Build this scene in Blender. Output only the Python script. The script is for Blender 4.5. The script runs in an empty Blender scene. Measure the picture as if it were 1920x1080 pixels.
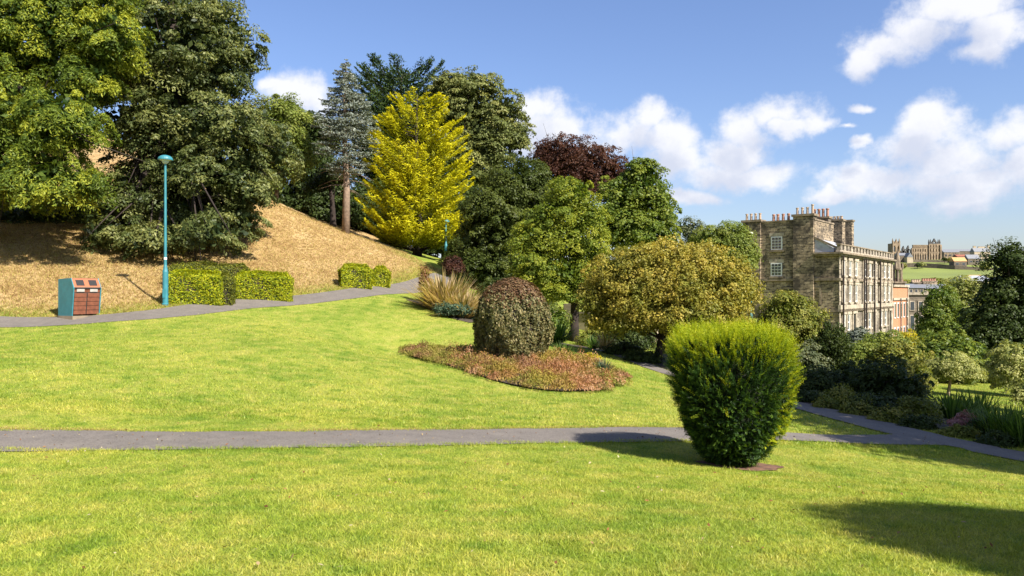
import bpy, math, random
import numpy as np
from mathutils import Vector
random.seed(7); RNG = np.random.default_rng(11)
C = bpy.context.scene.collection
S = bpy.context.scene
# ------------------------------------------------------------------ camera, sky, sun, exposure
F = 1440.0; HZ = 548.0
cd = bpy.data.cameras.new('camera'); cam = bpy.data.objects.new('camera', cd); C.objects.link(cam)
cam.location = (0, 0, 0); cam.rotation_euler = (math.radians(90), 0, 0)
cd.sensor_width = 36; cd.lens = 36 * F / 1920; cd.shift_y = 8 / 1920; cd.clip_start = 0.1; cd.clip_end = 9000
S.camera = cam
SUN_EL = math.radians(43); SUN_AZ = math.radians(135)      # clockwise from +Y
sd = bpy.data.lights.new('sun', 'SUN'); sd.energy = 5.0; sd.angle = math.radians(0.5); sd.color = (1.0, 0.93, 0.82)
so = bpy.data.objects.new('sun', sd); C.objects.link(so)
sdir = Vector((math.sin(SUN_AZ) * math.cos(SUN_EL), math.cos(SUN_AZ) * math.cos(SUN_EL), math.sin(SUN_EL)))
so.rotation_euler = sdir.to_track_quat('Z', 'Y').to_euler(); so.location = (20, -20, 30)
S.view_settings.view_transform = 'Standard'; S.view_settings.look = 'None'
S.view_settings.exposure = 1.36; S.view_settings.gamma = 1
W = bpy.data.worlds.new('World'); S.world = W; W.use_nodes = True
def world():
    nt = W.node_tree; N = nt.nodes; L = nt.links; N.clear()
    # cloud field group: vector(az, el, 0) -> density
    g = bpy.data.node_groups.new('cloud_field', 'ShaderNodeTree')
    g.interface.new_socket('V', in_out='INPUT', socket_type='NodeSocketVector')
    g.interface.new_socket('D', in_out='OUTPUT', socket_type='NodeSocketFloat')
    gn, gl = g.nodes, g.links
    gi = gn.new('NodeGroupInput'); go = gn.new('NodeGroupOutput')
    def vm(op, a, b=None):
        n = gn.new('ShaderNodeVectorMath'); n.operation = op
        for i, v in enumerate((a, b)):
            if v is None: continue
            if hasattr(v, 'is_output'): gl.new(v, n.inputs[i])
            else: n.inputs[i].default_value = v
        return n.outputs['Value'] if op == 'LENGTH' else n.outputs[0]
    def mm(op, a, b=0.0):
        n = gn.new('ShaderNodeMath'); n.operation = op
        for i, v in enumerate((a, b)):
            if hasattr(v, 'is_output'): gl.new(v, n.inputs[i])
            else: n.inputs[i].default_value = v
        return n.outputs[0]
    def noise(vec, sc, det, rough=.55):
        n = gn.new('ShaderNodeTexNoise'); n.inputs['Scale'].default_value = sc; n.inputs['Detail'].default_value = det
        n.inputs['Roughness'].default_value = rough; gl.new(vec, n.inputs['Vector']); return n
    wn = noise(gi.outputs[0], 7.0, 6)
    wv = vm('MULTIPLY', vm('SUBTRACT', wn.outputs['Color'], (.5, .5, .5)), (.15, .09, 0))
    v = vm('ADD', gi.outputs[0], wv)
    cl = [(578,182,58,42),(545,168,28,20),(1030,232,62,46),(1010,205,40,34),(1000,265,60,34),(1185,225,58,36),(1150,255,70,46),(1235,265,95,48),(1270,310,95,40),
          (1335,330,110,30),(1425,245,85,44),(1475,225,60,34),(1385,285,85,42),(1410,330,80,26),(1500,240,44,22),
          (1745,255,62,48),(1715,290,95,48),(1870,270,105,48),(1800,310,135,52),(1660,345,115,34),(1830,350,150,34),(1930,300,90,70),
          (1660,105,85,34),(1620,125,60,26),(1730,70,90,38),(1795,20,90,34),(1880,55,80,40),(1850,90,60,26),
          (1593,205,30,12),(1610,275,24,14),(1560,3,50,12),(1280,372,70,16),(1565,362,60,14),(1560,245,30,9)]
    best = None
    for (px, py, rx, ry) in cl:
        dx = (px - 960) / F
        az = math.atan(dx); el = math.atan(((HZ - py) / F) / math.sqrt(1 + dx * dx))
        k = math.cos(az)
        s = vm('MULTIPLY', vm('SUBTRACT', v, (az, el, 0)), (F / (rx * k * k * 1.16), F / (ry * k * 1.16), 0))
        d = mm('SUBTRACT', 1.0, vm('LENGTH', s))
        best = d if best is None else mm('MAXIMUM', best, d)
    # loose clouds in the rest of the sky (behind the viewer and overhead)
    far = noise(vm('MULTIPLY', gi.outputs[0], (1, 2, 1)), 1.6, 5)
    sep = gn.new('ShaderNodeSeparateXYZ'); gl.new(gi.outputs[0], sep.inputs[0])
    off = mm('GREATER_THAN', mm('ABSOLUTE', sep.outputs[0]), 0.78)
    best = mm('MAXIMUM', best, mm('SUBTRACT', mm('MULTIPLY', mm('MULTIPLY', mm('SUBTRACT', far.outputs[0], .5), off), 6.0), mm('SUBTRACT', 1.2, off)))
    fine = noise(gi.outputs[0], 17.0, 9, .62)
    d = mm('ADD', best, mm('MULTIPLY', mm('SUBTRACT', fine.outputs[0], .53), 2.1))
    gl.new(d, go.inputs[0])
    tc = N.new('ShaderNodeTexCoord'); sep = N.new('ShaderNodeSeparateXYZ'); L.new(tc.outputs['Generated'], sep.inputs[0])
    def m2(op, a, b=0.0):
        n = N.new('ShaderNodeMath'); n.operation = op
        for i, v in enumerate((a, b)):
            if hasattr(v, 'is_output'): L.new(v, n.inputs[i])
            else: n.inputs[i].default_value = v
        return n.outputs[0]
    az = m2('ARCTAN2', sep.outputs[0], sep.outputs[1]); el = m2('ARCSINE', sep.outputs[2])
    cb = N.new('ShaderNodeCombineXYZ'); L.new(az, cb.inputs[0]); L.new(el, cb.inputs[1])
    cb2 = N.new('ShaderNodeCombineXYZ'); L.new(m2('ADD', az, .012), cb2.inputs[0]); L.new(m2('ADD', el, .035), cb2.inputs[1])
    A = N.new('ShaderNodeGroup'); A.node_tree = g; L.new(cb.outputs[0], A.inputs[0])
    B = N.new('ShaderNodeGroup'); B.node_tree = g; L.new(cb2.outputs[0], B.inputs[0])
    def sstep(v, a, b):
        n = N.new('ShaderNodeMapRange'); n.interpolation_type = 'SMOOTHSTEP'
        L.new(v, n.inputs[0]); n.inputs[1].default_value = a; n.inputs[2].default_value = b; return n.outputs[0]
    mask = sstep(A.outputs[0], -.20, .62)
    shade = sstep(B.outputs[0], -.3, .9)
    cr = N.new('ShaderNodeMix'); cr.data_type = 'RGBA'; L.new(shade, cr.inputs[0])
    cr.inputs[6].default_value = (7.6, 7.6, 7.9, 1); cr.inputs[7].default_value = (5.3, 5.6, 6.6, 1)
    sky = N.new('ShaderNodeTexSky'); sky.sky_type = 'NISHITA'; sky.sun_disc = False
    sky.sun_elevation = SUN_EL; sky.sun_rotation = SUN_AZ; sky.altitude = 60; sky.air_density = 1.25; sky.dust_density = .8; sky.ozone_density = 2.2
    mx = N.new('ShaderNodeMix'); mx.data_type = 'RGBA'; L.new(m2('MULTIPLY', mask, .93), mx.inputs[0])
    tn = N.new('ShaderNodeVectorMath'); tn.operation = 'MULTIPLY'; L.new(sky.outputs[0], tn.inputs[0]); tn.inputs[1].default_value = (.94, .99, 1.27)
    L.new(tn.outputs[0], mx.inputs[6]); L.new(cr.outputs[2], mx.inputs[7])
    bg = N.new('ShaderNodeBackground'); bg.inputs[1].default_value = 0.053; L.new(mx.outputs[2], bg.inputs[0])
    out = N.new('ShaderNodeOutputWorld'); L.new(bg.outputs[0], out.inputs[0])
world()

# ------------------------------------------------------------------ small helpers
def at(px, py, Y): return np.array(((px - 960) / F * Y, Y, (HZ - py) / F * Y))
def nrm(v): return v / (np.linalg.norm(v, axis=-1, keepdims=True) + 1e-9)
def tag(o, label=None, cat=None, group=None, kind=None):
    if label: o['label'] = label
    if cat: o['category'] = cat
    if group: o['group'] = group
    if kind: o['kind'] = kind
    return o
def empty(name, loc, label, cat, group=None, rz=0):
    o = bpy.data.objects.new(name, None); C.objects.link(o); o.location = tuple(loc); o.rotation_euler.z = rz
    o.empty_display_size = .3
    return tag(o, label, cat, group)
def np_mesh(name, V, nper, mat, parent=None, tone=None, faces=None, smooth=False, loc=None):
    """V (n,3); consecutive groups of nper vertices are faces, unless faces (m,k) is given"""
    V = np.asarray(V, dtype=np.float32); me = bpy.data.meshes.new(name)
    if faces is None: faces = np.arange(len(V)).reshape(-1, nper)
    faces = np.asarray(faces, dtype=np.int32); k = faces.shape[1]
    me.vertices.add(len(V)); me.vertices.foreach_set('co', V.ravel())
    me.loops.add(faces.size); me.loops.foreach_set('vertex_index', faces.ravel())
    me.polygons.add(len(faces)); me.polygons.foreach_set('loop_start', np.arange(0, faces.size, k, dtype=np.int32))
    if smooth: me.polygons.foreach_set('use_smooth', np.ones(len(faces), dtype=bool))
    me.update(calc_edges=True)
    if tone is not None:
        a = me.attributes.new('tone', 'FLOAT', 'POINT'); a.data.foreach_set('value', np.asarray(tone, dtype=np.float32))
    me.materials.append(mat)
    o = bpy.data.objects.new(name, me); C.objects.link(o)
    if parent: o.parent = parent
    if loc is not None: o.location = tuple(loc)
    return o
class MB:
    def __init__(s): s.v = []; s.f = []
    def box(s, x0, x1, y0, y1, z0, z1):
        n = len(s.v)
        s.v += [(x0,y0,z0),(x1,y0,z0),(x1,y1,z0),(x0,y1,z0),(x0,y0,z1),(x1,y0,z1),(x1,y1,z1),(x0,y1,z1)]
        s.f += [tuple(n + i for i in q) for q in ((0,3,2,1),(4,5,6,7),(0,1,5,4),(1,2,6,5),(2,3,7,6),(3,0,4,7))]; return s
    def prism(s, pts, d):
        """closed planar outline pts swept by vector d"""
        n = len(s.v); m = len(pts); d = Vector(d)
        s.v += [tuple(p) for p in pts] + [tuple(Vector(p) + d) for p in pts]
        s.f += [tuple(range(n, n + m))[::-1], tuple(range(n + m, n + 2 * m))]
        s.f += [(n + i, n + (i + 1) % m, n + m + (i + 1) % m, n + m + i) for i in range(m)]; return s
    def tube(s, P, R, seg=8):
        P = [Vector(p) for p in P]; n0 = len(s.v); ref = Vector((1, 0, 0))
        for i, p in enumerate(P):
            t = (P[min(i + 1, len(P) - 1)] - P[max(i - 1, 0)]).normalized()
            a = t.cross(ref if abs(t.x) < .9 else Vector((0, 1, 0))).normalized(); b = t.cross(a)
            for k in range(seg):
                an = 2 * math.pi * k / seg
                s.v.append(tuple(p + (a * math.cos(an) + b * math.sin(an)) * R[i]))
        for i in range(len(P) - 1):
            for k in range(seg):
                q = n0 + i * seg
                s.f.append((q + k, q + (k + 1) % seg, q + seg + (k + 1) % seg, q + seg + k))
        s.f.append(tuple(n0 + k for k in range(seg))[::-1]); q = n0 + (len(P) - 1) * seg
        s.f.append(tuple(q + k for k in range(seg))); return s
    def lathe(s, prof, seg=20, c=(0, 0, 0)):
        n0 = len(s.v)
        for r, z in prof:
            for k in range(seg):
                an = 2 * math.pi * k / seg; s.v.append((c[0] + r * math.cos(an), c[1] + r * math.sin(an), c[2] + z))
        for i in range(len(prof) - 1):
            for k in range(seg):
                q = n0 + i * seg; s.f.append((q + k, q + (k + 1) % seg, q + seg + (k + 1) % seg, q + seg + k))
        s.f.append(tuple(n0 + k for k in range(seg))[::-1]); q = n0 + (len(prof) - 1) * seg
        s.f.append(tuple(q + k for k in range(seg))); return s
    def build(s, name, mat, parent=None, smooth=False, label=None):
        me = bpy.data.meshes.new(name); me.from_pydata(s.v, [], s.f); me.materials.append(mat)
        if smooth: me.shade_smooth() if hasattr(me, 'shade_smooth') else None
        me.update(); o = bpy.data.objects.new(name, me); C.objects.link(o)
        if parent: o.parent = parent
        if label: o['label'] = label
        return o
# ------------------------------------------------------------------ materials
def mat(name):
    m = bpy.data.materials.new(name); m.use_nodes = True; nt = m.node_tree
    b = nt.nodes['Principled BSDF']; return m, nt, b
def ramp(nt, src, stops):
    r = nt.nodes.new('ShaderNodeValToRGB'); e = r.color_ramp.elements
    while len(e) > 1: e.remove(e[-1])
    e[0].position = stops[0][0]; e[0].color = (*stops[0][1], 1)
    for p, c in stops[1:]:
        k = e.new(p); k.color = (*c, 1)
    nt.links.new(src, r.inputs[0]); return r.outputs[0]
def tnoise(nt, sc, det=4, vec=None, rough=.55, stretch=None):
    n = nt.nodes.new('ShaderNodeTexNoise'); n.inputs['Scale'].default_value = sc; n.inputs['Detail'].default_value = det
    n.inputs['Roughness'].default_value = rough
    if vec is None:
        g = nt.nodes.new('ShaderNodeNewGeometry'); vec = g.outputs['Position']
    if stretch:
        mp = nt.nodes.new('ShaderNodeMapping'); mp.inputs['Scale'].default_value = stretch; nt.links.new(vec, mp.inputs[0]); vec = mp.outputs[0]
    nt.links.new(vec, n.inputs['Vector']); return n.outputs[0]
def mixc(nt, fac, a, b, mode='MIX'):
    n = nt.nodes.new('ShaderNodeMix'); n.data_type = 'RGBA'; n.blend_type = mode
    for i, v in ((0, fac), (6, a), (7, b)):
        if hasattr(v, 'is_output'): nt.links.new(v, n.inputs[i])
        elif i == 0: n.inputs[0].default_value = v
        else: n.inputs[i].default_value = (*v, 1)
    return n.outputs[2]
def bump(nt, b, h, st=.5, dist=.05):
    n = nt.nodes.new('ShaderNodeBump'); n.inputs['Strength'].default_value = st; n.inputs['Distance'].default_value = dist
    nt.links.new(h, n.inputs['Height']); nt.links.new(n.outputs[0], b.inputs['Normal'])
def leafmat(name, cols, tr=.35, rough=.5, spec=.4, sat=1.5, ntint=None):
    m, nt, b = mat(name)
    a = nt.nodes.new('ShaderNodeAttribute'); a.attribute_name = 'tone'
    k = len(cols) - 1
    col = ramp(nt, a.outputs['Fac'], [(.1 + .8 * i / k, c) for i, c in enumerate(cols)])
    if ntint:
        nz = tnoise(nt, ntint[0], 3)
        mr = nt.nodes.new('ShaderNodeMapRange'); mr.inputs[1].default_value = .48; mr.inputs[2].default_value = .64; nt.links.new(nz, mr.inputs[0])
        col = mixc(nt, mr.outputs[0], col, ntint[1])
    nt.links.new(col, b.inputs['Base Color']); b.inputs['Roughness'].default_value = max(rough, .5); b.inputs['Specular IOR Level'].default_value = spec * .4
    t = nt.nodes.new('ShaderNodeBsdfTranslucent')
    nt.links.new(mixc(nt, 1.0, col, (sat, sat * .95, sat * .45), 'MULTIPLY'), t.inputs[0])
    mx = nt.nodes.new('ShaderNodeMixShader'); mx.inputs[0].default_value = tr
    nt.links.new(b.outputs[0], mx.inputs[1]); nt.links.new(t.outputs[0], mx.inputs[2])
    nt.links.new(mx.outputs[0], nt.nodes['Material Output'].inputs[0]); return m
def plain(name, c, rough=.6, metal=0, nz=None, var=.25, spec=.5):
    m, nt, b = mat(name); b.inputs['Roughness'].default_value = rough; b.inputs['Metallic'].default_value = metal
    b.inputs['Specular IOR Level'].default_value = spec
    if nz:
        v = tnoise(nt, nz, 5); c2 = tuple(x * (1 - var) for x in c); c3 = tuple(min(1, x * (1 + var)) for x in c)
        nt.links.new(ramp(nt, v, [(.3, c2), (.7, c3)]), b.inputs['Base Color'])
    else: b.inputs['Base Color'].default_value = (*c, 1)
    return m
M = {}
def grass_color(nt, lush=1.0):
    n1 = tnoise(nt, .45, 4); n2 = tnoise(nt, 2.3, 5); n3 = tnoise(nt, 14, 4)
    c = ramp(nt, n1, [(.32, (.17, .235, .028)), (.5, (.235, .285, .040)), (.68, (.315, .33, .056))])
    c = mixc(nt, ramp(nt, n2, [(.47, (0, 0, 0)), (.68, (.75, .75, .75))]), c, (.38, .35, .085))
    c = mixc(nt, ramp(nt, n2, [(.32, (.75, .75, .75)), (.44, (0, 0, 0))]), c, (.10, .18, .016))
    return mixc(nt, ramp(nt, n3, [(.35, (.0, .0, .0)), (.7, (.5, .5, .5))]), c, (.10, .15, .015))
def m_lawn():
    m, nt, b = mat('lawn'); nt.links.new(grass_color(nt), b.inputs['Base Color'])
    b.inputs['Roughness'].default_value = .9; b.inputs['Specular IOR Level'].default_value = .15
    bump(nt, b, tnoise(nt, 30, 6), .6, .05); return m
M['lawn'] = m_lawn()
def m_blade():
    m, nt, b = mat('grass_blade'); c = grass_color(nt)
    a = nt.nodes.new('ShaderNodeAttribute'); a.attribute_name = 'tone'
    c = mixc(nt, 1.0, c, ramp(nt, a.outputs['Fac'], [(0, (.8, .95, .7)), (.5, (1.5, 1.5, 1.1)), (.85, (1.9, 1.75, 1.5)), (.95, (2.2, 1.9, 2.6))]), 'MULTIPLY')
    nt.links.new(c, b.inputs['Base Color']); b.inputs['Roughness'].default_value = .5; b.inputs['Specular IOR Level'].default_value = .25
    t = nt.nodes.new('ShaderNodeBsdfTranslucent'); nt.links.new(mixc(nt, 1.0, c, (1.5, 1.4, .9), 'MULTIPLY'), t.inputs[0])
    mx = nt.nodes.new('ShaderNodeMixShader'); mx.inputs[0].default_value = .33
    nt.links.new(b.outputs[0], mx.inputs[1]); nt.links.new(t.outputs[0], mx.inputs[2])
    nt.links.new(mx.outputs[0], nt.nodes['Material Output'].inputs[0]); return m
M['blade'] = m_blade()
def m_bank():
    m, nt, b = mat('dry_bank'); n1 = tnoise(nt, .6, 5); n2 = tnoise(nt, 5, 6, rough=.7)
    c = ramp(nt, n1, [(.33, (.36, .235, .095)), (.5, (.50, .345, .155)), (.67, (.60, .44, .22))])
    c = mixc(nt, ramp(nt, n2, [(.40, (.9, .9, .9)), (.53, (0, 0, 0))]), c, (.20, .115, .045))
    a = nt.nodes.new('ShaderNodeAttribute'); a.attribute_name = 'tone'
    c = mixc(nt, a.outputs['Fac'], c, grass_color(nt))
    nt.links.new(c, b.inputs['Base Color']); b.inputs['Roughness'].default_value = .95; b.inputs['Specular IOR Level'].default_value = .1
    bump(nt, b, tnoise(nt, 9, 8, rough=.7), .9, .15); return m
M['bank'] = m_bank()
def m_path():
    m, nt, b = mat('asphalt'); n1 = tnoise(nt, 2.2, 7, rough=.7); n2 = tnoise(nt, 45, 4)
    c = ramp(nt, n1, [(.3, (.088, .074, .062)), (.5, (.125, .106, .09)), (.7, (.17, .145, .12))])
    c = mixc(nt, ramp(nt, n2, [(.4, (.0, .0, .0)), (.72, (.6, .6, .6))]), c, (.24, .22, .20))
    c = mixc(nt, ramp(nt, n2, [(.3, (.8, .8, .8)), (.42, (0, 0, 0))]), c, (.06, .058, .06))
    nt.links.new(c, b.inputs['Base Color']); b.inputs['Roughness'].default_value = .85; bump(nt, b, n2, .5, .006); return m
M['path'] = m_path()
M['soil'] = plain('soil', (.14, .07, .04), .95, nz=9, var=.5)
M['litter'] = plain('bed_soil', (.045, .032, .022), .95, nz=5, var=.5)
M['bark'] = plain('bark', (.075, .052, .036), .95, nz=6, var=.5)
M['bark_l'] = plain('bark_pale', (.24, .17, .12), .95, nz=7, var=.4)
M['bark_d'] = plain('bark_dark', (.028, .018, .014), .95, nz=6, var=.4)
M['twig'] = plain('yew_dark_core', (.022, .030, .012), .95, nz=20, var=.6)  # colour of the solid yew core added to block light
M['teal'] = plain('teal_paint', (.035, .20, .245), .45, nz=5, var=.15)
M['white'] = plain('white_paint', (.75, .75, .72), .5)
M['black'] = plain('black_void', (.012, .010, .010), .6)
M['brown'] = plain('brown_slat', (.17, .055, .025), .55, nz=8, var=.3)
M['orange'] = plain('orange_panel', (.38, .12, .05), .5)
M['darkmetal'] = plain('dark_trim', (.04, .06, .06), .5)
M['concrete'] = plain('concrete', (.38, .36, .33), .9, nz=6)
M['glass'] = plain('window_glass', (.03, .04, .055), .12, spec=.8)
M['lampglass'] = plain('lamp_glass', (.5, .6, .6), .3)
def m_stone(name, ca, cb, cm, bw=.75, bh=.3, stain=.55, dark=(.05, .042, .034)):
    m, nt, b = mat(name); tc = nt.nodes.new('ShaderNodeTexCoord'); sp = nt.nodes.new('ShaderNodeSeparateXYZ'); nt.links.new(tc.outputs['Object'], sp.inputs[0])
    ad = nt.nodes.new('ShaderNodeMath'); nt.links.new(sp.outputs[0], ad.inputs[0]); nt.links.new(sp.outputs[1], ad.inputs[1])
    cb_ = nt.nodes.new('ShaderNodeCombineXYZ'); nt.links.new(ad.outputs[0], cb_.inputs[0]); nt.links.new(sp.outputs[2], cb_.inputs[1])
    br = nt.nodes.new('ShaderNodeTexBrick'); nt.links.new(cb_.outputs[0], br.inputs[0]); br.inputs['Scale'].default_value = 1
    br.inputs['Brick Width'].default_value = bw; br.inputs['Row Height'].default_value = bh; br.inputs['Mortar Size'].default_value = .02
    br.inputs['Color1'].default_value = (*ca, 1); br.inputs['Color2'].default_value = (*cb, 1); br.inputs['Mortar'].default_value = (*cm, 1)
    n1 = tnoise(nt, .3, 6, tc.outputs['Object'], .65); n2 = tnoise(nt, 1.6, 4, tc.outputs['Object'], .6, (1, 1, 2.6))
    c = mixc(nt, ramp(nt, n1, [(.47, (0, 0, 0)), (.62, (stain,) * 3)]), br.outputs[0], dark)
    c = mixc(nt, ramp(nt, n2, [(.50, (0, 0, 0)), (.60, (stain * .95,) * 3)]), c, dark)
    nt.links.new(c, b.inputs['Base Color']); b.inputs['Roughness'].default_value = .9; b.inputs['Specular IOR Level'].default_value = .2; return m
M['stone'] = m_stone('sooty_sandstone', (.29, .222, .145), (.43, .34, .23), (.09, .07, .05), .9, .36, .92)
M['stone_f'] = m_stone('front_sandstone', (.33, .285, .22), (.42, .37, .29), (.19, .16, .125), 1.2, .5, .85, (.11, .09, .075))
M['stone_d'] = m_stone('dark_stone', (.16, .13, .10), (.22, .18, .13), (.07, .06, .05), 1.0, .4, .5)
M['stone_c'] = m_stone('cream_stone', (.46, .38, .27), (.52, .44, .32), (.32, .27, .2), 1.2, .5, .35, (.2, .16, .12))
M['trim'] = plain('weathered_trim', (.20, .155, .105), .9, nz=1.2, var=.6)
M['trim_l'] = plain('pale_trim', (.37, .31, .235), .9, nz=1.5, var=.5)
M['brick'] = m_stone('red_brick', (.55, .18, .075), (.62, .22, .10), (.40, .24, .16), .25, .09, .1)
M['slate'] = plain('slate', (.17, .18, .20), .6, nz=3)
M['lead'] = plain('lead_roof', (.36, .38, .42), .5, nz=2)
M['pot'] = plain('clay_pot', (.36, .18, .12), .8, nz=2)
M['pot_c'] = plain('buff_pot', (.42, .31, .22), .8, nz=2)
M['ruin'] = plain('ruin_stone', (.25, .185, .12), .95, nz=.25, var=.5)
M['ruin_d'] = plain('ruin_stone_dark', (.09, .085, .08), .95, nz=.25, var=.4)  # darker variant of the ruin stone
M['rooforange'] = plain('pantile', (.50, .28, .11), .85, nz=.8)
M['roofred'] = plain('red_tile', (.26, .085, .05), .85, nz=.8)
M['heather_soil'] = M['litter']
M['field'] = plain('pasture', (.15, .185, .03), .95, nz=.012, var=.25)
# ------------------------------------------------------------------ terrain: thin plate spline through surveyed points
pix = [(0,1080,4.4),(960,1080,4.5),(1920,1080,4.9),(0,960,6.2),(960,950,6.6),(1920,960,6.9),(0,850,9.4),(0,803,11),(480,845,9.7),(480,807,11.3),
 (960,832,11.2),(960,806,12.6),(1280,822,12.3),(1280,806,13.4),(1370,870,10.6),(1550,828,13),(1550,817,14),(1740,832,13.6),(1740,812,14.8),
 (1920,872,12.3),(1920,842,13.8),(1700,900,10),(1490,757,18.5),(1600,785,16.3),(1240,690,23.5),(1080,652,28),(1232,665,26),(1075,640,33),
 (960,728,18.5),(760,665,24),(960,675,22),(1165,722,19.5),(700,740,16),(300,700,16),(600,640,22.5),(1200,760,16.5),(0,700,15.5),
 (0,604,24),(210,596,24.5),(320,587,25.5),(440,571,27.5),(547,564,29),(640,553,31),(775,539,36),(800,580,30),(900,610,27),
 (309,572,26.5),(140,590,25.3),(0,520,28),(200,520,29),(0,450,33),(250,480,33),(400,480,34.5),(550,480,37),(560,540,31.5),
 (510,380,45),(580,410,45),(650,437,44.5),(720,468,43.5),(790,500,42),(215,300,55),(0,330,50),(400,330,55),(600,425,50),(600,400,60),(700,437,65),
 (780,480,50),(850,492,50),(930,540,42),(1000,560,45),(1200,560,50),(1200,580,60),(1600,700,30),(1740,750,21.5),(1840,735,25),(1920,775,20),(1300,640,34)]
raw = [(0,0,-1.65),(-6,0,-1.5),(6,0,-1.85),(0,-12,-1.4),(-15,-12,-.8),(15,-12,-2.2),(15,3,-2.4),(-14,4,-1.6),(0,90,0),(30,60,-4),(42,100,-8),(60,60,-9),(60,100,-10),
 (80,20,-7),(40,30,-5),(-40,100,16),(-60,60,17),(-60,20,6),(-60,-12,3),(0,130,0),(90,-12,-8),(90,130,-14),(-60,130,17)]
K = np.array([at(*p) for p in pix] + [np.array(r, float) for r in raw])
def _u(r2): return np.where(r2 > 0, .5 * r2 * np.log(r2 + 1e-12), 0)
n_ = len(K); d2 = ((K[:, None, :2] - K[None, :, :2]) ** 2).sum(-1)
A_ = np.zeros((n_ + 3, n_ + 3)); A_[:n_, :n_] = _u(d2) + np.eye(n_) * .05
A_[:n_, n_] = 1; A_[:n_, n_ + 1:] = K[:, :2]; A_[n_, :n_] = 1; A_[n_ + 1:, :n_] = K[:, :2].T
w_ = np.linalg.solve(A_, np.concatenate([K[:, 2], np.zeros(3)]))
def sm(a, b, x): t = np.clip((x - a) / (b - a), 0, 1); return t * t * (3 - 2 * t)
def farh(x, y):
    left = sm(-10, -60, x) * 30 * (1 - sm(300, 600, y))
    z = left + np.interp(y, [430, 600, 800, 1000, 1050, 1100, 1150, 1200, 1300], [-14, -5, 12, 25, 30.5, 37, 44, 50.2, 52])
    return z + 1.2 * np.sin(x * .011 + 1) * sm(300, 700, y)
def tps(x, y):
    P = np.stack([x.ravel(), y.ravel()], 1); out = np.zeros(len(P))
    for i in range(0, len(P), 20000):
        q = P[i:i + 20000]; out[i:i + 20000] = _u(((q[:, None] - K[None, :, :2]) ** 2).sum(-1)) @ w_[:n_] + w_[n_] + q @ w_[n_ + 1:]
    out = out.reshape(x.shape)
    e = np.maximum.reduce([sm(100, 138, y), sm(65, 88, x), sm(-42, -59, x), sm(-6, -12, y)])
    return out * (1 - e) + farh(x, y) * e
gx = np.concatenate([np.arange(-60, -26, 1.), np.arange(-26, 26, .3), np.arange(26, 90.1, 1.6)])
gy = np.concatenate([np.arange(-12, 2, .8), np.arange(2, 34, .3), np.arange(34, 56, .6), np.arange(56, 140.1, 2)])
GX, GY = np.meshgrid(gx, gy); GZ = tps(GX, GY)
def H(x, y):
    x = np.asarray(x, float); y = np.asarray(y, float)
    i = np.clip(np.searchsorted(gx, x) - 1, 0, len(gx) - 2); j = np.clip(np.searchsorted(gy, y) - 1, 0, len(gy) - 2)
    u = np.clip((x - gx[i]) / (gx[i + 1] - gx[i]), 0, 1); v = np.clip((y - gy[j]) / (gy[j + 1] - gy[j]), 0, 1)
    return (GZ[j, i] * (1 - u) + GZ[j, i + 1] * u) * (1 - v) + (GZ[j + 1, i] * (1 - u) + GZ[j + 1, i + 1] * u) * v
def G(px, Y): x = (px - 960) / F * Y; return np.array((x, Y, float(H(x, Y))))
def poly_dist(P, line):
    d = np.full(len(P), 1e9)
    for a, b in zip(line[:-1], line[1:]):
        ab = b - a; t = np.clip(((P - a) @ ab) / (ab @ ab), 0, 1); d = np.minimum(d, np.linalg.norm(P - (a + t[:, None] * ab), axis=1))
    return d
def resample(pts, step=.3):
    pts = np.array(pts, float); out = []
    n = len(pts)
    for i in range(n - 1):
        p0, p1, p2, p3 = pts[max(i - 1, 0)], pts[i], pts[i + 1], pts[min(i + 2, n - 1)]
        m = max(2, int(np.linalg.norm(p2 - p1) / step))
        for k in range(m):
            t = k / m; out.append(.5 * ((2 * p1) + (-p0 + p2) * t + (2 * p0 - 5 * p1 + 4 * p2 - p3) * t * t + (-p0 + 3 * p1 - 3 * p2 + p3) * t ** 3))
    out.append(pts[-1]); return np.array(out)
def XY(l): return [((p - 960) / F * y, y) for p, y in l]
near_path = resample([(-14, 9.4), (-9.5, 10.0)] + XY([(0,10.2),(480,10.5),(960,11.9),(1280,12.85),(1400,13.2)]))
tail_path = resample(XY([(1390,13.17),(1550,13.5),(1740,14.0)]))
upper_path = resample([(-24, 22.0)] + XY([(0,23.9),(210,24.5),(320,25.5),(440,27.5),(547,29),(640,31),(700,33),(775,36)]) + [(-3.4, 41)])
side_path = resample(XY([(1000,31),(1080,28),(1240,22.9),(1370,20.3),(1490,18.3),(1600,16.2),(1740,14.2),(1830,13.6),(1920,12.95)]) + [(12, 11.2), (15.5, 9)])
def strip(name, line, w, mat_, lift=.02):
    t = np.gradient(line, axis=0); t = nrm(t); nn = np.stack([-t[:, 1], t[:, 0]], 1); V = []; m = 7
    wob = np.convolve(RNG.normal(0, 1, len(line) + 6), np.ones(7) / 7, 'valid') * .08
    wob2 = np.convolve(RNG.normal(0, 1, len(line) + 6), np.ones(7) / 7, 'valid') * .08
    for k in range(m):
        s = (k / (m - 1) - .5) * w + (wob if k == 0 else wob2 if k == m - 1 else 0)
        p = line + nn * np.reshape(s, (-1, 1)) if np.ndim(s) else line + nn * s
        V.append(np.column_stack([p, H(p[:, 0], p[:, 1]) + (lift if 0 < k < m - 1 else lift * .6)]))
    V = np.stack(V, 1); n = len(line); idx = np.arange(n * m).reshape(n, m)
    Fc = np.stack([idx[:-1, :-1], idx[:-1, 1:], idx[1:, 1:], idx[1:, :-1]], -1).reshape(-1, 4)
    return tag(np_mesh(name, V.reshape(-1, 3), 4, mat_, faces=Fc[:, ::-1], smooth=True), kind='structure')
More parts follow.
